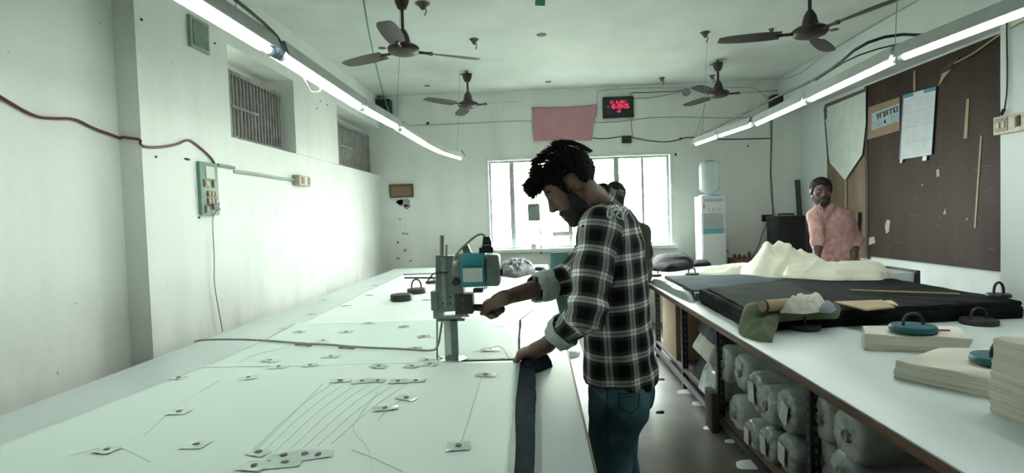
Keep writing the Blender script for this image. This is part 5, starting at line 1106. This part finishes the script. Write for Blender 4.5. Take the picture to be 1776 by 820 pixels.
# switch board on the near right pier
sw = thing('switchboard', (XR, 3.75, 1.88), 'cream switchboard on the right pier at the edge of the picture', 'switchboard')
MB().bb(XR-.035, XR, 3.48, 3.885, 1.895, 2.015, .004).build('box', SWB, sw, .5)
MB().bb(XR-.039, XR-.035, 3.77, 3.87, 1.910, 2.0, .002).build('switch_plate', mat('dirty_cream', (.30, .27, .19), .6, 0, .4, 60), sw, .5)
for y in (3.80, 3.84): MB().bb(XR-.045, XR-.039, y-.012, y+.012, 1.935, 1.975, .002).build('switch_key', SWB, sw, .5)
MB().bb(XR-.040, XR-.035, 3.71, 3.76, 1.92, 1.99, .002).build('switch_plate', SWB, sw, .5)
MB().bb(XR-.0405, XR-.0352, 3.675, 3.70, 1.925, 1.995, .001).build('socket_hole', INK, sw, .5)
wire([(XR-.012, 3.80, 3.0), (XR-.010, 3.81, 2.6), (XR-.01, 3.80, 2.2), (XR-.02, 3.815, 2.05)], .005, CABLE, 'cable', 'black cable down the right pier to the cream switchboard')
wire([(XR-.02, 3.815, 2.06), (XR-.03, 3.83, 2.02)], .012, BLK, 'plug', 'black plug above the cream switchboard', 'plug', 0)
wire([tuple(onx(x, y, XRN-.06)) for x, y in ((1655, 110), (1690, 92), (1722, 68))]+[tuple(onx(1750, 50, XR-.02)), tuple(onx(1790, 30, XR-.02))], .006, mat('yellow_cord', (.36, .30, .12), .7), 'cord', 'yellow cord slung across the top corner of the brown board')
wire([tuple(onx(x, y, XR-.008)) for x, y in ((1350, 140), (1390, 128), (1420, 100), (1480, 65), (1540, 30), (1585, 5), (1600, -5))], .004, CABLEG, 'cable', 'thin cable along the top of the right beam')

# ================================================================== PEOPLE
def zcurve(xs, ys): return lambda v: np.interp(v, xs, ys)
def build_head_hair(t, c, R, s, seed, beard=1., h=.003, amt_top=.03, tufts=500, spiky=True, hairmat=None, brow=True, quiff=0.):
    """hair (and beard) grown as a shell over the skull, with tufts"""
    hm = hairmat or HAIR; c = np.array(c)
    lo, hi = c-.19*s, c+.19*s
    F = Field(lo, hi, h); amt = .014
    F.ell(c+s*(R @ np.array((-.010, 0, .038))), np.array((.098+amt_top*.55, .077+amt_top*.35, .083+amt_top*.9))*s, R, .02)
    if quiff: F.ell(c+s*(R @ np.array((.070, 0, .092))), np.array((.058, .054, .040))*s, R, .04); F.ell(c+s*(R @ np.array((.110, 0, .076))), np.array((.032, .044, .028))*s, R, .03)
    hx, hz = [-.13, -.085, -.045, -.030, .000, .012, .024, .034, .045, .062, .085, .14], [-.060, -.062, -.050, .034, .036, .032, -.020, -.018, .034, .052, .070, .055]
    def cut(X, Y, Z):
        x, y, z = local(c, R, s, X, Y, Z); zl = np.interp(x, hx, hz); return (zl-z)*s*.7
    F.cut(cut)
    # thin shell near the neckline and the temples: pull in where low
    S2 = Field(lo, hi, h)
    S2.ell(c+s*(R @ np.array((-.010, 0, .036))), np.array((.104, .082, .088))*s, R, .02); S2.ell(c+s*(R @ np.array((.024, 0, -.02))), np.array((.064, .0655, .086))*s, R, .03)
    S2.cut(cut)
    def low(X, Y, Z):
        x, y, z = local(c, R, s, X, Y, Z); return np.maximum((.052-z), -(x-.13))*s*.8+0*y
    F.cut(low); hh = np.maximum(.02-np.abs(F.F-S2.F), 0)/.02; F.F = np.minimum(F.F, S2.F)-hh*hh*.02/4
    me = F.mesh('hair'); folds(me, lambda x, y, z: s*(.0045*nz3(x, y, z, 55)+.0035*nz3(x+3, y, z*1.0, 120)))
    ho = link('hair', me, hm, t)
    if tufts:
        bm = MB()
        def fn(r):
            while 1:
                a = r.uniform(0, 2*PI); e = r.uniform(.05, 1.2); d = np.array((math.cos(a)*math.cos(e), math.sin(a)*math.cos(e), math.sin(e)))
                p = np.array((-.010, 0, .038))+d*np.array((.098+amt_top*.5, .077+amt_top*.3, .083+amt_top*.85))
                if p[2] > np.interp(p[0], hx, hz)+.012 and p[2] > .052: break
            f = max(0, p[0]/.1); up = .55+.3*r.random()
            return p, d*np.array((.5, .7, .6))+np.array((.75+.5*f, .25*r.uniform(-1, 1), .22-.55*f*(1 if spiky else .5))), r.uniform(.010, .024)*(1+.6*f)*(1 if spiky else .6)
        hair_tufts(bm, c, R, s, fn, tufts, 0, seed, .0013)
        if quiff:
            def fq(r):
                p = np.array((r.uniform(.07, .128), r.uniform(-.045, .045), r.uniform(.055, .115)))
                return p, np.array((1., r.uniform(-.35, .35), r.uniform(-.9, .35))), r.uniform(.014, .034)
            hair_tufts(bm, c, R, s, fq, int(tufts*.45), 0, seed+1, .0014)
        bm.build('hair_tufts', hm, ho, 1.2)
    if beard:
        F = Field(lo, hi, h); F.off = .0035*s*beard
        head(F, c, R, s)
        bx_, bz = [-.02, .002, .012, .032, .050, .064, .082, .125], [-.075, -.06, -.010, -.012, -.052, -.060, -.049, -.046]
        def cb(X, Y, Z):
            x, y, z = local(c, R, s, X, Y, Z); ay = np.abs(y)
            d = z-np.interp(x, bx_, bz); d = np.maximum(d, -.004-x)
            lips = np.maximum(np.abs(z+.070)-.0095, ay-.026); lips = np.maximum(lips, .076-x)
            return np.maximum(d, -lips)*s
        F.cut(cb); me = F.mesh('beard'); folds(me, lambda x, y, z: s*.0022*nz3(x, y, z, 140)); link('beard', me, mat('beard_hair', (.022, .016, .014), .75, 0, .5, 90, .7, 260), t)
    for sg in (-1, 1):
        T = lambda p: Vector((c+s*(R @ np.array(p))).tolist())
        if brow: MB().tube([T((.083, sg*.016, .031)), T((.089, sg*.028, .036)), T((.080, sg*.044, .034)), T((.070, sg*.052, .028))], [.0035*s, .0045*s, .004*s, .0015*s], 8, 0).build('eyebrow', hm, t, 1)
    return ho
def eyes(t, c, R, s, closed=False, yaw=0.):
    for sg in (-1, 1):
        T = lambda p: Vector((np.array(c)+s*(R @ np.array(p))).tolist())
        if closed:
            MB().tube([T((.0905, sg*.019, .0045)), T((.0925, sg*.026, .001)), T((.0905, sg*.036, .001)), T((.084, sg*.043, .004))], [.0009*s, .0017*s, .0017*s, .0008*s], 6, 1).build('eyelashes', HAIR, t, 1)
            continue
        Rm_ = Matrix([[R[i][j] for j in range(3)] for i in range(3)])
        e = MB().ell(T((.0795, sg*.031, .006)), (.0105*s, .0125*s, .0065*s), Rm_).build('eye', EYEW, t, 1)
        MB().ell(T((.0885, sg*.031+yaw*.004, .0055)), (.0025*s, .0055*s, .0055*s), Rm_).build('iris', IRIS, e, 1)
        MB().tube([T((.086, sg*.019, .009)), T((.0915, sg*.028, .0135)), T((.0885, sg*.038, .0125)), T((.083, sg*.044, .008))], .0012*s, 6, 1).build('eyelashes', HAIR, e, 1)

# ---------------------------------------------------------------- the cutter at the left table
YM = 2.17
def MY(px, py, y): q = ony(px, py, y); return np.array(q)
man = thing('person', (MY(1068, 650, YM)[0], YM, 0), 'man in black and white plaid shirt and jeans bending over the cutting machine', 'person')
az = math.radians(18); FW = np.array((-math.cos(az), math.sin(az))); SD = np.array((-FW[1], FW[0]))   # forward, left (towards viewer)
hd_c = MY(991, 322, 2.06); th = math.radians(37)
hf = Vector((-math.cos(th), .06, -math.sin(th))); hu = Vector((-math.sin(th), 0.02, math.cos(th))); RH = frame(hf, hu); HS = 1.04
rows = []
for py, px, a, b_ in ((340, 1036, .055, .065), (352, 1041, .075, .10), (366, 1049, .098, .160), (384, 1055, .112, .190), (420, 1061, .122, .198), (470, 1065, .124, .188), (540, 1069, .128, .178), (600, 1073, .134, .180), (640, 1075, .142, .184), (656, 1076, .142, .184)):
    q = MY(px, py, YM); rows.append((q[2], q[0], YM, a, b_))
RO = rows
shL, elL, wrL = MY(1040, 398, 1.99), MY(1016, 545, 1.88), MY(942, 601, 2.015)
shR, elR, wrR = MY(1062, 396, 2.345), MY(985, 484, 2.25), MY(873, 517, 2.045)
HZ = LZ+.006
# skin body: head, neck, chest, arms and hands in one surface
F = Field((min(wrR[0], -.35)-.02, 1.78, .72), (.62, 2.46, 1.74), .0032)
head(F, hd_c, RH, HS, neck=MY(1040, 356, 2.15))
F.off = -.016; F.loft(FW, rows[1:]); F.off = 0
for sh, el, wr in ((shL, elL, wrL), (shR, elR, wrR)):
    F.cap(sh, el, .046, .040, .03); m_ = el+(wr-el)*.30; F.cap(el, m_, .040, .0405, .02); F.cap(m_, wr, .0405, .0265, .02)
dR = (-.70, .58, -.30); nR = (-.15, -.05, 1)
tipsR, frR = hand(F, wrR, dR, nR, -1, [(1.05, 1.15, .8), (1.1, 1.15, .8), (1.15, 1.2, .8), (1.2, 1.2, .8)], 1.0, thumb=((-.75, -.35, -.45), (-.85, .05, -.50), (-.80, .25, -.45)))
dL = (-.86, .20, -.30)
tipsL, frL = hand(F, wrL, dL, (-.35, -.25, 1), +1, [(.65, .75, .45), (.7, .8, .4), (.75, .8, .4), (.8, .8, .4)], 1.0, thumb=((-.5, .55, -.55), (-.75, .1, -.6), (-.8, -.1, -.5)), spread=.92)
me = F.mesh('body'); laplace(me, 1, .4); body = link('body', me, SKIN, man)
build_head_hair(man, hd_c, RH, HS, 5, 1., .003, .048, 1500, quiff=1); eyes(man, hd_c, RH, HS, True)
T_ = lambda p: Vector((hd_c+HS*(RH @ np.array(p))).tolist())
MB().tube([T_((.0985, -.022, -.0700)), T_((.1005, 0, -.0695)), T_((.0985, .022, -.0700))], [.0015, .002, .0015], 6).build('mouth_line', LIP, man, 1)
# shirt
def shirt_field(h, off=0.):
    F = Field((-.02, 1.74, .76), (.66, 2.52, 1.56), h); F.off = off
    F.loft(FW, rows, .03)
    for sh, el, wr, f in ((shL, elL, wrL, .50), (shR, elR, wrR, .40)):
        F.cap(np.array(sh)*.65+np.array((rows[3][1], YM, sh[2]))*.35, sh, .075, .070, .05)
        F.cap(sh, sh+(el-sh)*.5, .070, .066, .045); F.cap(sh+(el-sh)*.5, el, .066, .062, .03); F.cap(el, el+(wr-el)*f, .062, .053, .03)
    return F
F = shirt_field(.0042)
me = F.mesh('shirt')
def sfold(x, y, z):
    hip = max(0, min(1, (1.15-z)/.3)); top = max(0, min(1, (1.5-z)/.1))
    d = .007*nz3(x*4+3, y*4, z*11+nz3(x*3, y*3, z*3)*2.)+.004*nz3(x*9, y*9, z*14)
    # drag folds falling to the hem
    d += .010*hip*nz3(x*15+z*2, y*15, z*2.2)
    # creases at the elbow
    de = math.dist((x, y, z), elL); d += .008*math.exp(-(de/.10)**2)*math.sin((z-elL[2])*95+x*25)
    return d*top
folds(me, sfold)
P = vget(me)                       # waisted creases and a hem that dips at the back
cut_ = P[:, 2] < RO[-1][0]+.012
P[cut_, 2] += .012*np.sin(P[cut_, 0]*26+1)+(-.018)*(P[cut_, 0]-.32)*4
vset(me, P); laplace(me, 1, .3)
ax_t = (RO[-1][1], YM, .8), (RO[3][1], YM, 1.5)
cloth_uv(me, [(ax_t[0], ax_t[1], (-FW[0], -FW[1], 0), .165, .115), (tuple(shL+(0, 0, .03)), tuple(elL), (1, .6, 0), .064, .066), (tuple(elL), tuple(wrL), (1, .6, 1), .060, .058), (tuple(shR+(0, 0, .03)), tuple(elR), (0, 1, 0), .064, .066), (tuple(elR), tuple(wrR), (0, 1, 0), .060, .058)])
shirt = link('shirt', me, PLAID, man)
# collar: a stand and a folded-down leaf
def ring_band(c0, c1, ax_, r0, r1, th_, m, name, parent, seg=40, wob=.0, uvs=None, squash=1., n=6, gap=None):
    """thick cloth band around an axis; profile bulges like a rolled cuff"""
    c0, c1 = Vector(c0), Vector(c1); d = (c1-c0).normalized(); s_ = d.orthogonal().normalized(); u_ = d.cross(s_); b = MB(); R_ = []
    prof = []
    for k in range(n+1): t_ = k/n; prof.append((t_, (r0+(r1-r0)*t_)+th_*math.sin(PI*t_)**.5))
    for k in range(n, -1, -1): t_ = k/n; prof.append((t_, (r0+(r1-r0)*t_)-th_*.3))
    for t_, r in prof:
        cc = c0.lerp(c1, t_); R_.append([tuple(cc+(s_*math.cos(2*PI*k/seg)+u_*math.sin(2*PI*k/seg)*squash)*(r+wob*nz3(k*.45, t_*4+r0*20, 3))+d*wob*1.5*nz3(k*.2, 5, 1)) for k in range(seg)])
    R_.append(R_[0]); V = b.rings(R_); bmesh.ops.remove_doubles(b.b, verts=b.b.verts, dist=1e-5); return b.build(name, m, parent, 1.)
a = wrL-elL; ring_band(elL+a*.42, elL+a*.66, 0, .063, .054, .004, CUFF, 'rolled_cuff', man, wob=.010)
a = wrR-elR; ring_band(elR+a*.30, elR+a*.54, 0, .062, .052, .004, CUFF, 'rolled_cuff', man, wob=.010)
nc = MY(1040, 352, 2.155); nt_ = MY(1026, 333, 2.13)
F = Field((nc[0]-.17, nc[1]-.17, nc[2]-.14), (nc[0]+.17, nc[1]+.17, nc[2]+.16), .003)
dv = (nt_-nc)/np.linalg.norm(nt_-nc); F.cap(nc-dv*.035, nc+dv*.022, .088, .071, .01)
G = Field((nc[0]-.17, nc[1]-.17, nc[2]-.14), (nc[0]+.17, nc[1]+.17, nc[2]+.16), .003); G.cap(nc-dv*.12, nc+dv*.14, .083, .056, .01)
def colcut(X, Y, Z):
    t_ = (X-nc[0])*dv[0]+(Y-nc[1])*dv[1]+(Z-nc[2])*dv[2]; fwd = (X-nc[0])*FW[0]+(Y-nc[1])*FW[1]
    return np.maximum(np.maximum(t_-.046, -.040-t_-np.maximum(fwd, 0)*.5), -G.F)
F.cut(colcut); me = F.mesh('collar'); folds(me, lambda x, y, z: .003*nz3(x, y, z, 22))
cloth_uv(me, [(tuple(nc-dv*.1), tuple(nc+dv*.1), (1, 0, 0), .10, .08)]); link('collar', me, PLAID, man)
# white painted script on the shoulder
dg = bpy.context.evaluated_depsgraph_get()
def bvh_of(o):
    m_ = o.data; w = root_loc(o); return BVHTree.FromPolygons([tuple(v.co+w) for v in m_.vertices], [tuple(p.vertices) for p in m_.polygons])
BV = bvh_of(shirt)
def onshirt(px, py, off=.003, bv=BV):
    d = ray(px, py).normalized(); h_ = bv.ray_cast(CAM, d)
    return h_[0]-d*off if h_[0] else None
b = MB()
for L, w in ((((1058, 356), (1054, 364), (1053, 374), (1057, 379), (1062, 374), (1066, 362), (1064, 357), (1059, 360), (1060, 368), (1066, 373)), .0032), (((1062, 366), (1070, 362), (1074, 368), (1068, 372), (1072, 378), (1079, 380)), .0028), (((1074, 362), (1080, 359), (1086, 362), (1082, 368), (1079, 376), (1081, 382)), .0032), (((1083, 364), (1088, 368), (1086, 373)), .0028)):
    pts = [q for q in (onshirt(x, y, .002) for x, y in L) if q]
    if len(pts) > 2: b.tube(pts, w, 6, 1)
b.build('painted_script', mat('white_fabric_paint', (.75, .80, .77), .7), man, 1)
b = MB()
for x, y in ((1011, 392),):
    q = onshirt(x, y, .003)
    if q: b.ell(q, (.005, .003, .005))
if len(b.b.verts): b.build('shirt_button', BLK, man, 1)
# seam of the yoke and sleeve
b = MB()
for L in (((1046, 372), (1064, 392), (1078, 412), (1080, 440), (1070, 470), (1062, 500)),):
    pts = [q for q in (onshirt(x, y, .0005) for x, y in L) if q]
    if len(pts) > 2: b.tube(pts, .0012, 5, 1)
b.build('sleeve_seam', BLACKC, man, 1)
# jeans and shoes
hipc = MY(1074, 650, YM)
hl = hipc+np.array((SD[0]*.09, SD[1]*.09, 0)); hr = hipc-np.array((SD[0]*.09, SD[1]*.09, 0))
kl = np.array(MY(1058, 800, YM-.09)); kl[2] = .50; kr = np.array(MY(1072, 800, YM+.10)); kr[2] = .50
al = kl+np.array((.045, -.01, -.40)); ar = kr+np.array((.05, .03, -.40))
F = Field((hipc[0]-.26, YM-.30, .05), (hipc[0]+.30, YM+.32, 1.0), .0045)
zt_ = hipc[2]+.06; F.loft(FW, [(zt_, hipc[0]-.005, YM, .100, .145), (hipc[2]+.0, hipc[0]-.006, YM, .112, .158), (hipc[2]-.12, hipc[0]-.010, YM, .112, .160)], .04)
for h_, k_, a_ in ((hl, kl, al), (hr, kr, ar)):
    h2 = h_+np.array((0, 0, -.06)); F.cap(h2, h2+(k_-h2)*.5, .093, .086, .04); F.cap(h2+(k_-h2)*.5, k_, .088, .074, .03); F.cap(k_, a_, .074, .066, .03)
    F.ell(h_+np.array((-FW[0]*.040, -FW[1]*.040, -.09)), (.080, .080, .085), None, .06)
me = F.mesh('jeans')
def jf(x, y, z):
    d = .005*nz3(x*9, y*9, z*2.5)+.005*nz3(x*6+z*9, y*6, z*4)+.003*nz3(x*14, y*14, z*18)
    if z < .22: d += .005*math.sin(z*120)
    return d
folds(me, jf); jeans = link('jeans', me, JEANS, man)
BJ = bvh_of(jeans)
b = MB(); pk = [(1073, 683), (1109, 681), (1107, 706), (1092, 717), (1074, 706)]
for L, w in (((*pk, pk[0]), .0022), (((1074, 688), (1109, 686)), .0015), (((1052, 656), (1053, 690), (1054, 730), (1055, 775), (1054, 815)), .0022), (((1070, 656), (1072, 683), (1073, 704)), .0018), (((1030, 664), (1036, 676), (1047, 682)), .0015)):
    pts = []
    for (x0_, y0_), (x1_, y1_) in zip(L[:-1], L[1:]):
        for k in range(5): q = onshirt(x0_+(x1_-x0_)*k/5, y0_+(y1_-y0_)*k/5, .001, BJ); pts += [q] if q else []
    if len(pts) > 3: b.tube(pts, w, 5)
b.build('pocket_and_seams', JSEAM, jeans, 1)
def shoe(a_, f, name='shoe', t=None, m=SHOE, s=1.):
    F = Field((a_[0]-.26, a_[1]-.22, -.002), (a_[0]+.24, a_[1]+.22, .17), .006); f = np.array((f[0], f[1], 0.)); f /= np.linalg.norm(f); g = np.array(a_); g[2] = 0
    F.cap(g+np.array((0, 0, .045))-f*.04, g+f*.10+np.array((0, 0, .042)), .042, .042, .03); F.cap(g+f*.10+np.array((0, 0, .040)), g+f*.17+np.array((0, 0, .034)), .044, .034, .03); F.cap(g+np.array((0, 0, .05)), g+np.array((0, 0, .12)), .042, .040, .03)
    F.cut(lambda X, Y, Z: (.004-Z)+0*X+0*Y); return link(name, F.mesh(name), m, t)
shoe(al, FW, 'shoe', man); shoe(ar, FW, 'shoe', man)

# black cloth corner held under the left hand
cq = MY(915, 628, 2.03)
o = heap('black_cloth', [(-.085, 2.02), (-.045, 1.96), (-.005, 1.98), (.045, 2.05), (.035, 2.12), (-.02, 2.14), (-.06, 2.09)], TZ+.001, .062, NAVY, seed=81, fold=.35, freq=16, edge=.5, rings=18, seg=60); tag(o, 'bunched navy cloth corner held under the left hand of the cutter', 'cloth')

# ---------------------------------------------------------------- generic standing figure
def figure(t, c, s, heading, look, torso, arms, skin, hairf, voxel=.005, beardf=0., legs=None, shirt=None, sleeve=(.052, .045), short=False, trousers=None, hz=None):
    f = np.array(heading); f = f/np.linalg.norm(f); sd = np.array((-f[1], f[0]))
    R = frame(look[0], look[1]); base = torso[0]
    xs = [q[1] for q in torso]; ys = [q[2] for q in torso]; pts = [np.array(c)]+[np.array(p) for A in arms for p in A['j']]
    lo = np.min(pts, 0)-.28; hi = np.max(pts, 0)+.28; lo[2] = min(lo[2], torso[-1][0]-.02)
    F = Field(lo, hi, voxel); head(F, c, R, s, neck=np.array((torso[0][1], torso[0][2], torso[0][0]-.03)))
    F.off = -.014; F.loft(f, torso[1:]); F.off = 0
    for A in arms:
        sh, el, wr = [np.array(p) for p in A['j']]; F.cap(sh, el, .043, .037, .03); F.cap(el, el+(wr-el)*.3, .037, .037, .02); F.cap(el+(wr-el)*.3, wr, .037, .025, .02)
        hand(F, wr, A['d'], A['n'], A['s'], A.get('c', [(.4, .5, .3)]*4), 1.0, k=.004)
    me = F.mesh('body'); laplace(me, 1, .3); link('body', me, skin, t)
    hairf(t, c, R, s); eyes(t, c, R, s)
    T = lambda p: Vector((np.array(c)+s*(R @ np.array(p))).tolist())
    MB().tube([T((.098, -.022, -.070)), T((.1005, 0, -.0695)), T((.098, .022, -.070))], [.0012, .0018, .0012], 6).build('mouth_line', LIP, t, 1)
    # shirt
    F = Field(lo, hi, voxel); F.loft(f, torso, .03)
    ax = [((torso[-1][1], torso[-1][2], torso[-1][0]), (torso[2][1], torso[2][2], torso[2][0]), (1, 0, 0), .16, .115)]
    for A in arms:
        sh, el, wr = [np.array(p) for p in A['j']]; F.cap(sh*.7+np.array((torso[3][1], torso[3][2], sh[2]))*.3, sh, .065, .060, .05)
        if short: F.cap(sh, sh+(el-sh)*.62, .060, .060, .03)
        else: F.cap(sh, el, .060, sleeve[0], .03); F.cap(el, el+(wr-el)*A.get('cuff', .55), sleeve[0], sleeve[1], .02)
    me = F.mesh('shirt'); folds(me, lambda x, y, z: .006*nz3(x*5, y*5, z*10)+.005*nz3(x*11, y*11, z*16)+.007*max(0, 1-abs(z-torso[-1][0]-.15)/.25)*nz3(x*6, y*6, z*26)); so = link('shirt', me, shirt, t)
    if trousers:
        h0 = np.array((torso[-1][1], torso[-1][2], torso[-1][0])); F = Field((h0[0]-.26, h0[1]-.26, .05), (h0[0]+.26, h0[1]+.26, h0[2]+.05), .007)
        F.loft(f, [(h0[2]+.03, h0[0], h0[1], .105, .15), (h0[2]-.12, h0[0], h0[1], .11, .165)], .04)
        for sg in (-1, 1):
            h_ = h0+np.array((sd[0]*.09*sg, sd[1]*.09*sg, -.08)); k_ = h_+np.array((f[0]*.02, f[1]*.02, -h_[2]+.48)); a_ = k_+np.array((0, 0, -.39))
            F.cap(h_, k_, .088, .066, .04); F.cap(k_, a_, .066, .055, .03); shoe(a_, f, 'shoe', t)
        me = F.mesh('trousers'); folds(me, lambda x, y, z: .006*nz3(x*7, y*7, z*9)); link('trousers', me, trousers, t)
    return R, so

# man in the pink shirt, behind the right table
Y2 = 4.85; hc = MY(1424, 332, Y2-.05)
m2 = thing('person', (MY(1448, 420, Y2)[0], Y2, 0), 'man in faded pink printed shirt standing behind the right table, looking at the camera', 'person')
tor = []
for py, px, a, b_ in ((352, 1431, .058, .066), (360, 1434, .085, .115), (368, 1438, .10, .155), (385, 1442, .115, .168), (410, 1446, .115, .158), (435, 1450, .115, .160), (470, 1454, .120, .168), (490, 1456, .120, .170)):
    q = MY(px, py, Y2); tor.append((q[2], q[0], Y2, a, b_))
arms = [dict(j=(MY(1467, 376, Y2+.02), MY(1486, 416, Y2-.02), MY(1481, 440, Y2-.14)), d=(-.1, -.35, -1), n=(.6, -.5, .2), s=1, cuff=.45),
        dict(j=(MY(1413, 376, Y2-.02), MY(1418, 420, Y2-.12), MY(1417, 450, Y2-.18)), d=(.05, -.3, -1), n=(-1, -.3, 0), s=-1, cuff=.12)]
def hair2(t, c, R, s): build_head_hair(t, c, R, s, 15, .3, .0045, .026, 0, spiky=False, quiff=1)
R2, so2 = figure(m2, hc, 1.0, (-.45, -.9), ((-.22, -.97, -.10), (0, -.1, 1)), tor, arms, SKIND, hair2, .0048, shirt=PINKS, trousers=TROU)
B2 = bvh_of(so2)
b = MB()                                      # open collar leaves
nq = MY(1431, 352, Y2)
for L in (((1424, 350), (1419, 357), (1423, 372), (1430, 378), (1427, 362)), ((1441, 350), (1446, 356), (1443, 366), (1432, 378), (1436, 362))):
    V = [Vector(MY(x, y, Y2-.115-.004*(i % 2)).tolist()) for i, (x, y) in enumerate(L)]; b.prism([tuple(v) for v in V], (0, .008, 0))
b.build('collar', PINKS, m2, .5)
# man in the olive shirt, behind the cutter
Y3 = 4.5; hc = MY(1067, 341, Y3)
m3 = thing('person', (MY(1092, 420, Y3)[0], Y3, 0), 'man in dark olive T-shirt mostly hidden behind the plaid shirt', 'person')
tor = []
for py, px, a, b_ in ((372, 1076, .056, .062), (382, 1080, .082, .11), (390, 1084, .10, .165), (405, 1087, .112, .178), (440, 1088, .112, .165), (480, 1088, .112, .155), (515, 1088, .118, .165), (535, 1088, .118, .165)):
    q = MY(px, py, Y3); tor.append((q[2], q[0], Y3, a, b_))
arms = [dict(j=(MY(1114, 402, Y3+.04), MY(1124, 462, Y3+.04), MY(1120, 512, Y3-.06)), d=(-.05, -.3, -1), n=(1, -.2, 0), s=1),
        dict(j=(MY(1058, 402, Y3-.04), MY(1056, 460, Y3-.06), MY(1052, 510, Y3-.12)), d=(.05, -.3, -1), n=(-1, -.2, 0), s=-1)]
def hair3(t, c, R, s): build_head_hair(t, c, R, s, 25, .5, .0048, .010, 0, quiff=0)
R3, so3 = figure(m3, hc, 1.0, (-.25, -.95), ((.12, -.99, -.12), (.0, -.1, 1)), tor, arms, SKIND, hair3, .0050, shirt=OLSH, short=True, trousers=TROU)
